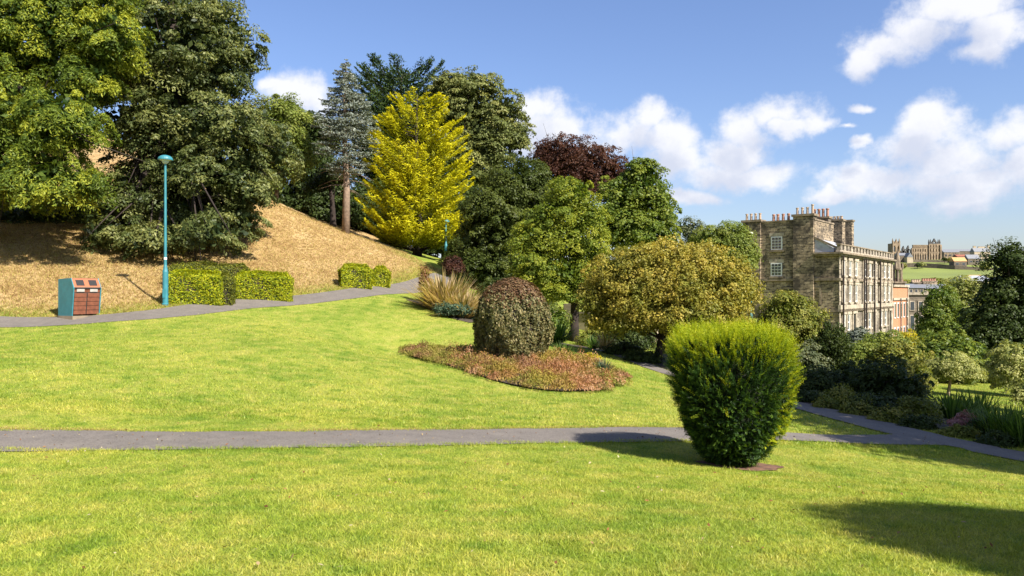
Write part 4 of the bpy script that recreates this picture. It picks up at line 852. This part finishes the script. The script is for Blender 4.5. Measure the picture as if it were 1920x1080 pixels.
# ------------------------------------------------------------------ sandstone terrace
TH = math.atan2(.79, .61); B0 = at(1572.5, 548, 100.0)
def terrace():
    e = empty('terrace', (B0[0], B0[1], -9), 'long sooty sandstone terrace with tall chimneys and rows of white sash windows', 'building', rz=TH)
    Z = lambda z: z + 9
    u_ = lambda px: (( (px - 960) / F) * 100 - B0[0]) / (math.cos(TH) - (px - 960) / F * math.sin(TH))   # distance along the front
    v_ = lambda px: (B0[0] - (px - 960) / F * 100) / (math.sin(TH) + (px - 960) / F * math.cos(TH))      # distance along the side
    yv = lambda py, v: (HZ - py) / F * (100 + v * math.cos(TH))
    Lf = 31.4; zc = 5.25
    MB().box(0, Lf, .0, 12, Z(-9), Z(zc - .25)).build('wall', M['stone'], e)
    o = MB().box(.02, Lf - .02, -.06, -.002, Z(-9), Z(zc - .25)).build('front_wall', M['stone_f'], e)
    # taller rear range with gable end flush to the side
    MB().box(.0, 9, 3.05, 10.6, Z(zc - .245), Z(9.6)).build('upper_wall', M['stone'], e)
    MB().box(-.3, 8.8, 10.62, 12.6, Z(-9), Z(8.2)).build('rear_wing', M['stone'], e)
    MB().box(-.12, 9.1, 2.95, 10.7, Z(9.602), Z(9.8)).build('coping', M['trim'], e)
    MB().box(9.0, Lf, 4, 10, Z(zc - .2), Z(7.0)).build('attic_wall', M['stone_d'], e)
    # lean-to lead roof between parapet and tall part
    MB().prism([(0.05, .6, Z(zc + .5)), (.05, 3.04, Z(zc + 1.9)), (.05, 3.04, Z(zc - .2)), (.05, .6, Z(zc - .2))], (8.9, 0, 0)).build('roof', M['lead'], e)
    MB().prism([(9.0, .6, Z(zc + .3)), (9.0, 4.0, Z(zc + 1.9)), (9.0, 7, Z(7.9)), (9.0, 10, Z(6.8)), (9.0, 10, Z(zc - .2)), (9.0, .6, Z(zc - .2))], (Lf - 9.0, 0, 0)).build('roof', M['slate'], e)
    MB().prism([(-.06, 3.04, Z(zc + 1.85)), (-.06, 3.04, Z(zc + 2.15)), (-.06, .3, Z(zc + .75)), (-.06, .3, Z(zc + .45))], (.4, 0, 0)).build('verge', M['trim'], e)
    # cornice, parapet with openings, string courses
    MB().box(-.7, Lf + .1, -.75, 3.0, Z(zc - .24), Z(zc)).build('cornice', M['trim'], e)
    MB().box(-.4, Lf, -.45, 2.9, Z(zc - .5), Z(zc - .243)).build('cornice', M['trim'], e)
    MB().box(-.25, Lf, -.28, 0.3, Z(zc + .002), Z(zc + .25)).build('parapet_plinth', M['trim_l'], e)
    MB().box(-.3, Lf, -.33, 0.33, Z(zc + .95), Z(zc + 1.1)).build('parapet_rail', M['trim'], e)
    x = 0
    while x < Lf - .2: MB().box(x, min(x + .95, Lf), -.25, .25, Z(zc + .252), Z(zc + .948)).build('parapet_pier', M['stone_f'], e); x += 1.75
    for zz, h, m in ((yv(521, 0), .35, 'trim'), (yv(572, 0), .9, 'trim_l'), (yv(580, 0), .35, 'trim')):
        MB().box(-.22, Lf + .05, -.32, 12.0 if h < .5 else .01, Z(zz - h), Z(zz)).build('string_course', M[m], e)
    MB().box(-.12, .0, 0, 11.0, Z(yv(586,0) - .3), Z(yv(586,0))).build('string_course', M['trim'], e)
    # quoins at the corner
    for k in range(18): MB().box(-.07 - (k % 2) * .03, .35 + (k % 2) * .3, -.14, -.061, Z(-7.5 + k * .7), Z(-7.5 + k * .7 + .62)).build('quoin', M['trim_l'], e)
    # chimney breasts on the side wall
    def stack(v0, v1, ztop, x0=-.35, x1=1.3, z0=-9, m='stone', pots=4, ph=.95, pm='pot_c', tall=None):
        st = MB().box(x0, x1, v0, v1, Z(z0), Z(ztop)).build('chimney_stack', M[m], e)
        MB().box(x0 - .18, x1 + .18, v0 - .18, v1 + .18, Z(ztop + .002), Z(ztop + .3)).build('cap', M['trim'], st)
        for k in range(pots):
            v = v0 + (v1 - v0) * (k + .5) / pots; hh = ph * (1.35 if tall == k else 1); q = MB(); q.lathe([(.17, 0), (.15, hh - .15), (.2, hh - .12), (.19, hh)], 10, ((x0 + x1) / 2, v, Z(ztop + .3))); q.build('chimney_pot', M[pm], st)
    stack(3.1, 5.75, 10.15, tall=0)
    stack(10.2, 12.7, 9.75, m='stone')
    for k, px in enumerate((1447, 1455, 1465, 1475)):
        v = v_(px); MB().lathe([(.2, 0), (.17, .75), (.22, .8), (.2, .95)], 10, (.8, v, Z(9.8))).build('chimney_pot', M['pot'], e)
    # ridge stacks farther along (placed at their distance along the front)
    for (a0, a1, ztop, vm, pots, pm) in ((9.2, 10.6, 10.6, 5, 4, 'pot'), (14.5, 16.2, 10.6, 4.5, 5, 'pot_c'), (20.0, 21.2, 10.9, 4.5, 0, 'pot')):
        st = MB().box(a0, a1, vm - 1.2, vm + 1.8, Z(6), Z(ztop)).build('chimney_stack', M['stone_d'] if pots == 4 else M['stone'], e); MB().box(a0 - .15, a1 + .15, vm - 1.35, vm + 1.95, Z(ztop + .002), Z(ztop + .25)).build('cap', M['trim'], st)
        for k in range(pots): MB().lathe([(.2, 0), (.18, 1.0 if pots == 4 else .4), (.24, 1.05 if pots == 4 else .45), (.22, 1.2 if pots == 4 else .5)], 10, ((a0 + a1) / 2, vm - .9 + k * 2.4 / pots, Z(ztop + .25))).build('chimney_pot', M[pm], st)
    # side windows
    def side_win(px, py0, py1, wd=1.3, glass=True):
        v = v_(px); z1, z0 = yv(py0, v), yv(py1, v)
        if glass:
            w = MB().box(-.1, .05, v - wd/2 - .12, v + wd/2 + .12, Z(z0 - .1), Z(z1 + .1)).build('window', M['white'], e)
            for i in range(3):
                for j in range(4 if True else 3):
                    a = v - wd/2 + wd * i / 3 + .04; c = z0 + (z1 - z0) * j / 4 + .04
                    MB().box(-.13, -.101, a, a + wd/3 - .08, Z(c), Z(c + (z1 - z0) / 4 - .08)).build('pane', M['glass'], w)
            MB().box(-.25, .02, v - wd/2 - .3, v + wd/2 + .3, Z(z0 - .38), Z(z0 - .102)).build('sill', M['trim'], w); MB().box(-.06, .02, v - wd/2 - .35, v + wd/2 + .35, Z(z1 + .102), Z(z1 + .6)).build('lintel', M['trim_l'], w)
        else:
            w = MB(); w.box(-.09, .02, v - wd/2 - .25, v - wd/2, Z(z0), Z(z1 + .25)); w.box(-.09, .02, v + wd/2, v + wd/2 + .25, Z(z0), Z(z1 + .25)); w.box(-.09, .02, v - wd/2, v + wd/2, Z(z1), Z(z1 + .25)); w.build('blind_window', M['trim'], e)
    side_win(1456.5, 445, 467); side_win(1456, 494.5, 516.5); side_win(1480, 542, 572, 1.5, False); side_win(1525, 541, 571, 1.5, False)
    # front windows
    def front_win(px, py_a, py_b, wd, door=False, head='flat'):
        u = u_(px); s = (100 + u * math.sin(TH)); z1 = (HZ - py_a) / F * 100; z0 = (HZ - py_b) / F * 100
        su = MB(); su.box(u - wd/2 - .28, u - wd/2, -.22, -.065, Z(z0), Z(z1)); su.box(u + wd/2, u + wd/2 + .28, -.22, -.065, Z(z0), Z(z1)); su.box(u - wd/2 - .45, u + wd/2 + .45, -.3, -.065, Z(z1), Z(z1 + .35))
        if head == 'hood': su.prism([(u - wd/2 - .5, -.36, Z(z1 + .352)), (u + wd/2 + .5, -.36, Z(z1 + .352)), (u, -.36, Z(z1 + .85))], (0, .29, 0))
        w = su.build('window' if not door else 'doorway', M['trim_l'], e)
        if not door:
            fr = MB(); fr.box(u - wd/2 + .001, u - wd/2 + .24, -.17, -.065, Z(z0), Z(z1)); fr.box(u + wd/2 - .24, u + wd/2 - .001, -.17, -.065, Z(z0), Z(z1)); fr.box(u - wd/2 + .24, u + wd/2 - .24, -.17, -.065, Z(z1 - .15), Z(z1)); fr.box(u - wd/2 + .24, u + wd/2 - .24, -.17, -.065, Z(z0), Z(z0 + .15)); fr.box(u - wd/2 + .24, u + wd/2 - .24, -.16, -.065, Z((z0 + z1) / 2 - .06), Z((z0 + z1) / 2 + .06)); fr.build('frame', M['white'], w)
        MB().box(u - wd/2 + .01, u + wd/2 - .01, -.09, -.062, Z(z0 + .01), Z(z1 - .01)).build('pane' if not door else 'door', M['glass'] if not door else M['black'], w)
        MB().box(u - wd/2 - .4, u + wd/2 + .4, -.42, -.065, Z(z0 - .22), Z(z0 - .002)).build('sill', M['trim_l'], w)
    groups = [1579.5, 1591.5, 1603, 1620.5, 1629, 1637, 1648.5, 1656.5, 1664.5]
    for px in groups:
        front_win(px, 487, 516, 1.15); front_win(px, 533, 567, 1.15, head='hood')
    for px in (1580, 1589, 1620.5, 1628, 1650, 1658): front_win(px, 590, 622, 1.25)
    for px in (1600, 1637, 1667): front_win(px, 590, 640, 1.4, True)
    for px in (1575.5, 1615, 1619, 1634.5, 1645.5):
        u = u_(px); mb = MB(); mb.tube([(u, -.42, Z(-8)), (u, -.42, Z(zc - .5))], [.11, .11], 8); mb.build('drainpipe', M['bark_d'], e)
    for px in (1617, 1671): u = u_(px); MB().box(u - .35, u + .35, -.2, -.062, Z(-8.5), Z(zc - .5)).build('pilaster', M['trim_l'], e)
    return e, u_
te, u_f = terrace()
# ------------------------------------------------------------------ neighbours of the terrace
def brick_house():
    a = u_f(1673.5); e = empty('brick_house', (B0[0] + a * math.cos(TH), B0[1] + a * math.sin(TH), -11), 'red brick house with white trim joined to the end of the terrace', 'house', rz=TH); L = 12.3; Z = lambda z: z + 11
    MB().box(0, L, 0, 9, 0, Z(.9)).build('wall', M['brick'], e); MB().box(-.05, L + .1, -.25, 9.1, Z(.902), Z(1.25)).build('parapet', M['trim_l'], e); MB().box(-.02, L + .05, -.2, -.002, Z(-1.3), Z(-.95)).build('string_course', M['trim_l'], e)
    MB().box(L - .5, L + .03, -.15, -.003, 0, Z(.9)).build('quoin', M['trim_l'], e)
    for k in range(5):
        for z0, z1 in ((-4.3, -1.7), (-8.6, -5.8)):
            x = 1.4 + k * 2.4; w = MB().box(x - .62, x + .62, -.12, -.004, Z(z0), Z(z1)).build('window', M['white'], e); MB().box(x - .42, x + .42, -.15, -.121, Z(z0 + .2), Z(z1 - .2)).build('pane', M['glass'], w)
    for x in (5.0, 9.8): MB().tube([(x, -.3, 0), (x, -.3, Z(-1.0))], [.09, .09], 8).build('drainpipe', M['darkmetal'], e)
brick_house()
def spire():
    Y = 136; b = at(1683, 548, Y); b[2] = -12; e = empty('church_steeple', b, 'slender weathered stone steeple at the far end of the terrace', 'steeple'); s = Y / F; Z = lambda py: (HZ - py) * s + 12
    w = 9 * s
    MB().box(-w * 1.05, w * 1.05, -w, w, 0, Z(531)).build('tower', M['stone_d'], e); MB().box(-w * 1.2, w * 1.3, -w * 1.2, w * 1.2, Z(531) + .002, Z(528)).build('ledge', M['trim'], e)
    for i in range(8):
        a = math.pi / 4 * i + .39; MB().tube([(w * .8 * math.cos(a), w * .8 * math.sin(a), Z(528)), (w * .8 * math.cos(a), w * .8 * math.sin(a), Z(505))], [.13, .11], 6).build('column', M['trim'], e)
    MB().lathe([(w * .35, Z(528)), (w * .35, Z(506))], 8).build('core', M['stone_d'], e)
    MB().lathe([(w * 1.02, Z(506)), (w * 1.02, Z(503)), (w * .82, Z(502)), (w * .45, Z(485)), (.05, Z(466))], 8).build('spire', M['trim'], e)
    for i in range(4):
        a = math.pi / 2 * i + .8; MB().lathe([(.22, Z(504)), (.2, Z(498)), (.02, Z(491))], 6, (w * .95 * math.cos(a), w * .95 * math.sin(a), 0)).build('pinnacle', M['trim'], e)
spire()
def block(name, label, px0, px1, py0, Y, zb, wall, depth=10, rows=(), cols=0, roof=None, roofh=0, cat='house', chim=(), trim='trim_l', winm='glass', rot=0, pyb=None, side=False):
    """house whose front faces the viewer between px0 and px1; rows = list of (py top, py bottom) of windows"""
    s = Y / F; a = at(px0, 548, Y); a[2] = zb; e = empty(name, a, label, cat, rz=rot); w = (px1 - px0) * s; top = (HZ - py0) * s - zb
    MB().box(0, w, 0, depth, 0, top).build('wall', M[wall], e)
    if roof:
        r = MB()
        if side: r.prism([(-.2, -.3, top + .002), (w + .2, -.3, top + .002), (w / 2, -.3, top + roofh)], (0, depth + .6, 0))
        else: r.prism([(-.3, -.4, top + .002), (-.3, depth + .4, top + .002), (-.3, depth / 2, top + roofh)], (w + .6, 0, 0))
        r.build('roof', M[roof], e)
    else: MB().box(-.15, w + .15, -.3, depth + .2, top + .002, top + .5).build('parapet', M[trim], e)
    for (ya, yb) in rows:
        z1 = (HZ - ya) * s - zb; z0 = (HZ - yb) * s - zb
        for k in range(cols):
            x = w * (k + .5) / cols; ww = w / cols * .22; win = MB().box(x - ww - .18, x + ww + .18, -.15, -.003, z0 - .15, z1 + .2).build('window', M[trim], e); MB().box(x - ww, x + ww, -.18, -.151, z0, z1).build('pane', M[winm], win)
    for (pa, pb, pt, n, pm) in chim:
        x0, x1 = (pa - px0) * s, (pb - px0) * s; zt = (HZ - pt) * s - zb; st = MB().box(x0, x1, depth * .45, depth * .6, top * .8, zt).build('chimney', M[wall], e); MB().box(x0 - .12, x1 + .12, depth * .44, depth * .61, zt + .002, zt + .25).build('cap', M['trim'], st)
        for k in range(n): x = x0 + (x1 - x0) * (k + .5) / n; ph = 5 * s; MB().lathe([(.3 * Y / 170, 0), (.24 * Y / 170, ph * .8), (.32 * Y / 170, ph)], 8, (x, depth * .52, zt + .25)).build('chimney_pot', M[pm], st)
    return e
block('stone_house', 'stone house toned dark for shade, with pediment windows, between the brick house and the green tree', 1702, 1750, 553, 150, -14, 'stone_d', 10, [(566, 581), (592, 618)], 3, cat='house')  # shade on this facade is put into its dark wall colour
block('cream_house', 'cream rendered house with a row of chimneys behind the brick house', 1684, 1732, 540, 172, -14, 'stone_c', 10, [(543, 549)], 5, roof='slate', roofh=1.0, chim=((1688, 1696, 530, 3, 'pot'), (1699, 1715, 529, 4, 'pot')))
block('townhouse', 'tan house with a long line of clay chimney pots left of the airy tree', 1728, 1790, 541, 190, -14, 'stone', 10, [(546, 552)], 5, roof='slate', roofh=1.2, chim=((1729, 1746, 530, 4, 'pot_c'), (1749, 1776, 528, 6, 'pot')))
block('terraced_house', 'pale roofed house seen between the airy tree and the dark tree', 1815, 1862, 527, 330, -14, 'stone_c', 14, [(532, 537)], 6, roof='lead', roofh=2.5)
block('terraced_house', 'white house low behind the dark right tree', 1800, 1850, 552, 230, -14, 'stone_c', 10, [(557, 566)], 5, roof='roofred', roofh=1.6)
block('terraced_house', 'orange roofed house at the bottom of the green hill', 1826, 1850, 524, 520, -8, 'stone_c', 14, [], 0, roof='rooforange', roofh=3.2)
# ------------------------------------------------------------------ abbey ruin and farm on the hill
def arcade(mb, x0, x1, z0, z1, y, th, n, frac=.55, spring=.6):
    """n pointed openings between x0 and x1"""
    bw = (x1 - x0) / n; ow = bw * frac
    for k in range(n):
        a = x0 + k * bw; o0 = a + (bw - ow) / 2; o1 = o0 + ow; zs = z0 + (z1 - z0) * spring; zt = z0 + (z1 - z0) * .9
        mb.box(a, o0, y, y + th, z0, z1); mb.box(o1, a + bw, y, y + th, z0, z1)
        mb.prism([(o0, y, zs), (o0, y, z1), ((o0 + o1) / 2, y, z1), ((o0 + o1) / 2, y, zt)], (0, th, 0)); mb.prism([(o1, y, zs), ((o0 + o1) / 2, y, zt), ((o0 + o1) / 2, y, z1), (o1, y, z1)], (0, th, 0))
def abbey():
    Y = 1200.; s = Y / F; b = at(1672, 548, Y); zb = float(farh(b[0] + 30, Y)) - 2; b[2] = zb; e = empty('abbey_ruin', b, 'roofless gothic abbey ruin with pointed arches on the hilltop', 'ruin')
    X = lambda px: (px - 1672) * s; Z = lambda py: (HZ - py) * s - zb
    def pinn(mb, px, pa, pb, w=1.2): mb.lathe([(w, Z(pa)), (w * .8, Z((pa + pb) / 2)), (.1, Z(pb))], 6, (X(px), 1.5, 0))
    t = MB(); arcade(t, X(1674), X(1688), Z(472), Z(458), 0, 3, 2, .5); arcade(t, X(1674), X(1688), 0, Z(472), 0, 3, 2, .4); 
    t.box(X(1674), X(1677), 0, 3, Z(458), Z(452)); t.box(X(1685.5), X(1688), 0, 3, Z(458), Z(452)); t.prism([(X(1677), 0, Z(458)), (X(1681), 0, Z(449)), (X(1685.5), 0, Z(458))], (0, 3, 0))
    for q in (1674.5, 1681, 1687): pinn(t, q, 453, 446.5)
    t.box(X(1674), X(1676), 3, 16, 0, Z(456)); t.box(X(1686), X(1688), 3, 16, 0, Z(460)); t.build('west_tower', M['ruin'], e)
    t = MB(); arcade(t, X(1689), X(1700), Z(478), Z(470), 0, 3, 2, .6)
    for px, pt in ((1694, 462), (1703, 461)): t.box(X(px - 1.6), X(px + 1.6), 0, 4, 0, Z(pt + 4)); t.prism([(X(px - 2), 0, Z(pt + 4)), (X(px + 1.8), 0, Z(pt + 4)), (X(px + .5), 0, Z(pt - 1))], (0, 3, 0))
    arcade(t, X(1696), X(1709), Z(474), Z(467), 0, 3, 2, .6); t.build('nave_fragment', M['ruin_d'], e)
    t = MB(); t.box(X(1689), X(1712), 0, 3, 0, Z(479)); t.build('nave_wall', M['ruin'], e)
    t = MB(); arcade(t, X(1710), X(1742), 0, Z(472), 0, 3, 7, .5); arcade(t, X(1710), X(1742), Z(472), Z(465), 0, 3, 7, .4); arcade(t, X(1712), X(1742), Z(465), Z(460), 0, 3, 12, .3); t.box(X(1712), X(1742), -.3, 3.3, Z(460), Z(459)); t.build('choir_wall', M['ruin'], e)
    t = MB(); arcade(t, X(1742), X(1763), 0, Z(472), -.5, 3.5, 4, .45); arcade(t, X(1742), X(1763), Z(472), Z(464), -.5, 3.5, 4, .4); arcade(t, X(1742), X(1763), Z(464), Z(457.5), -.5, 3.5, 4, .3); t.box(X(1762), X(1765), -1.5, 3, 0, Z(459)); t.box(X(1741), X(1743), -1.5, 3, 0, Z(459)); t.build('transept_wall', M['ruin'], e)
    t = MB(); t.box(X(1742), X(1763), -.2, 2.8, Z(457.5), Z(456)); t.prism([(X(1747), 0, Z(456)), (X(1750), 0, Z(456)), (X(1752.5), 0, Z(451)), (X(1752), 0, Z(447))], (0, 2.5, 0)); t.prism([(X(1758), 0, Z(456)), (X(1752), 0, Z(447)), (X(1752.5), 0, Z(451)), (X(1755), 0, Z(456))], (0, 2.5, 0)); t.box(X(1749.5), X(1755.5), .2, 2.3, Z(453.6), Z(452.8))
    for q in (1742.5, 1745.5, 1760, 1762.8): t.box(X(q - .9), X(q + .9), 0, 2.5, Z(456), Z(453)); pinn(t, q, 453, 448, 1)
    t.build('gable', M['ruin_d'], e)
    t = MB(); arcade(t, X(1712), X(1742), 0, Z(473), 18, 3, 7, .5); t.build('far_wall', M['ruin_d'], e)
    t = MB(); t.box(X(1724), X(1737), 1, 5, 0, Z(474)); t.build('fallen_masonry', M['ruin_d'], e)
abbey()
def cottage(name, label, px0, px1, pyr, pye, pyb, Y, wall, roof, side=False, chim=(), depth=12, cat='house', rows=(), cols=0):
    s = Y / F; return block(name, label, px0, px1, pye, Y, (HZ - pyb) * s, wall, depth, rows, cols, roof, (pye - pyr) * s, cat, chim, side=side)
cottage('cottage', 'cream gabled cottage just right of the abbey tower', 1701, 1712, 474, 482, 496, 1140, 'stone_c', 'slate', True)
cottage('long_cottage', 'grey roofed long cottage left of the cream gable', 1684, 1701, 474, 479, 495, 1150, 'stone_d', 'slate')
cottage('barn', 'stone barn with bright orange roof on the field edge', 1789, 1813, 482, 490, 508, 1050, 'stone_d', 'rooforange', cols=2, rows=((493, 497),))
cottage('farmhouse', 'big stone farmhouse with chimneys at the right of the hilltop', 1827, 1857, 464, 472, 495, 1180, 'stone_c', 'slate', chim=((1829, 1834, 461, 0, 'pot'), (1838, 1852, 462, 0, 'pot'), (1856, 1860, 460, 0, 'pot')), cols=4, rows=((477, 481), (485, 489)))
cottage('barn', 'low red roofed barn between orange barn and farmhouse', 1795, 1817, 477, 481, 492, 1130, 'stone_d', 'roofred')
cottage('barn', 'grey roofed barn in front of the farmhouse', 1815, 1838, 477, 485, 500, 1110, 'stone_d', 'slate', cols=2, rows=((489, 492),))
cottage('farmhouse', 'low grey farm range behind the red roofed barn', 1770, 1800, 469, 473, 490, 1230, 'stone', 'slate', cols=4, rows=((477, 480),))
cottage('long_barn', 'long dark roofed farm range behind the hilltop houses', 1765, 1830, 467, 471, 488, 1260, 'stone_d', 'slate')
def field_wall(label, pts):
    e = empty('field_wall', (0, 0, 0), label, 'wall'); mb = MB()
    for (a, b) in zip(pts[:-1], pts[1:]):
        A = at(*a); B = at(*b); d = nrm(np.array([-(B - A)[1], (B - A)[0], 0])); q = [A - d * .5, B - d * .5, B + d * .5, A + d * .5]; n = len(mb.v)
        mb.v += [(p[0], p[1], p[2] - 9) for p in q] + [(p[0], p[1], p[2]) for p in q]; mb.f += [tuple(n + i for i in f) for f in ((0,3,2,1),(4,5,6,7),(0,1,5,4),(1,2,6,5),(2,3,7,6),(3,0,4,7))]
    mb.build('wall', M['stone_d'], e)
field_wall('long dark stone field wall below the abbey', [(1690,494,1080),(1725,493,1075),(1760,495,1060),(1790,498,1045),(1862,503,1030)])
field_wall('upper stone wall in front of the abbey', [(1700,486.5,1150),(1740,487,1150),(1790,489,1140)])
def hill_bush(px, py, r, Y, lab, lm):
    b = at(px, py + r * .9, Y); e = empty('hill_bush', b, lab, 'bush'); s = Y / F
    V, T = leafcloud([(np.array((0, 0, r * s * .7)), (r * s, r * s, r * s * .75)), (np.array((r * s * .7, 0, r * s * .5)), (r * s * .6,) * 3)], 1.1, 2.2, 1.5, 1600); np_mesh('foliage', V, 4, LM[lm], e, T)
    MB().tube([(0, 0, -4), (0, 0, r * s * .8)], [.3, .15], 6).build('stem', M['bark_d'], e)
for q in [(1692,497,6,1060,'round bush at the left end of the field wall','mixed'),(1720,496,5,1055,'dark bush in the middle of the field wall','dark'),(1729,494,5,1060,'pale bush beside the dark one on the field wall','pale'),
          (1846,499,7,1020,'bush in front of the farmhouse','mixed'),(1781,486,5,1120,'small tree between abbey and barns','mixed'),(1771,485,4,1125,'small tree right of the abbey end wall','dark')]: hill_bush(*q)
# hedgerow and valley trees in front of the hill foot
def valley():
    Vs = []; Ts = []
    for _ in range(70):
        px = random.uniform(1640, 1990); Y = random.uniform(560, 760); x = (px - 960) / F * Y; z = float(farh(np.array(x), np.array(Y))); r = random.uniform(3, 6)
        V, T = leafcloud([(np.array((x, Y, z + r * .7)), (r * 1.5, r, r * .8))], 1.2, 2.2, 1.2, 600); Vs.append(V); Ts.append(T)
    tag(np_mesh('distant_wood', np.concatenate(Vs), 4, LM['mixed'], tone=np.concatenate(Ts)), 'line of hedgerow trees at the foot of the green hill', 'wood', kind='stuff')
valley()
# ------------------------------------------------------------------ small litter on the lawn
def fallen():
    P = scatter(300, 4.3, 13); P = P[keep_grass(P) | (RNG.random(len(P)) < .1)]; n = len(P); c = np.column_stack([P, H(P[:, 0], P[:, 1]) + .035])
    V = quads(c, np.array((0, 0, 1.)) + RNG.normal(0, .35, (n, 3)), rdir(n), RNG.uniform(.02, .055, n), RNG.uniform(.012, .03, n))
    M['fallen'] = leafmat('fallen_leaf', [(.10, .05, .02), (.26, .12, .05), (.30, .2, .09), (.42, .36, .22)], .1, .8, .1)
    tag(np_mesh('fallen_leaves', V, 4, M['fallen'], tone=np.repeat(RNG.random(n), 4)), 'brown and pale fallen leaves scattered over the near lawn', 'leaves', kind='stuff')
fallen()
def path_litter():
    L = np.concatenate([near_path, tail_path]); r = RNG.integers(0, len(L), 420); P = L[r] + RNG.normal(0, .42, (420, 2)); n = len(P); c = np.column_stack([P, H(P[:, 0], P[:, 1]) + .035])
    V = quads(c, np.array((0, 0, 1.)) + RNG.normal(0, .3, (n, 3)), rdir(n), RNG.uniform(.015, .05, n), RNG.uniform(.01, .028, n))
    tag(np_mesh('path_litter', V, 4, M['fallen'], tone=np.repeat(RNG.random(n), 4)), 'bits of leaf and twig lying on the near tarmac path', 'leaves', kind='stuff')
path_litter()

# every surface is a little darker than its swatch above: one common albedo factor
for m in bpy.data.materials:
    nt = m.node_tree
    for nd in list(nt.nodes):
        if nd.type in ('BSDF_PRINCIPLED', 'BSDF_TRANSLUCENT'):
            ip = nd.inputs[0]
            if ip.is_linked:
                src = ip.links[0].from_socket; nt.links.new(mixc(nt, 1.0, src, (.80, .80, .80), 'MULTIPLY'), ip)
            else: ip.default_value = tuple(c * .80 for c in ip.default_value[:3]) + (1,)
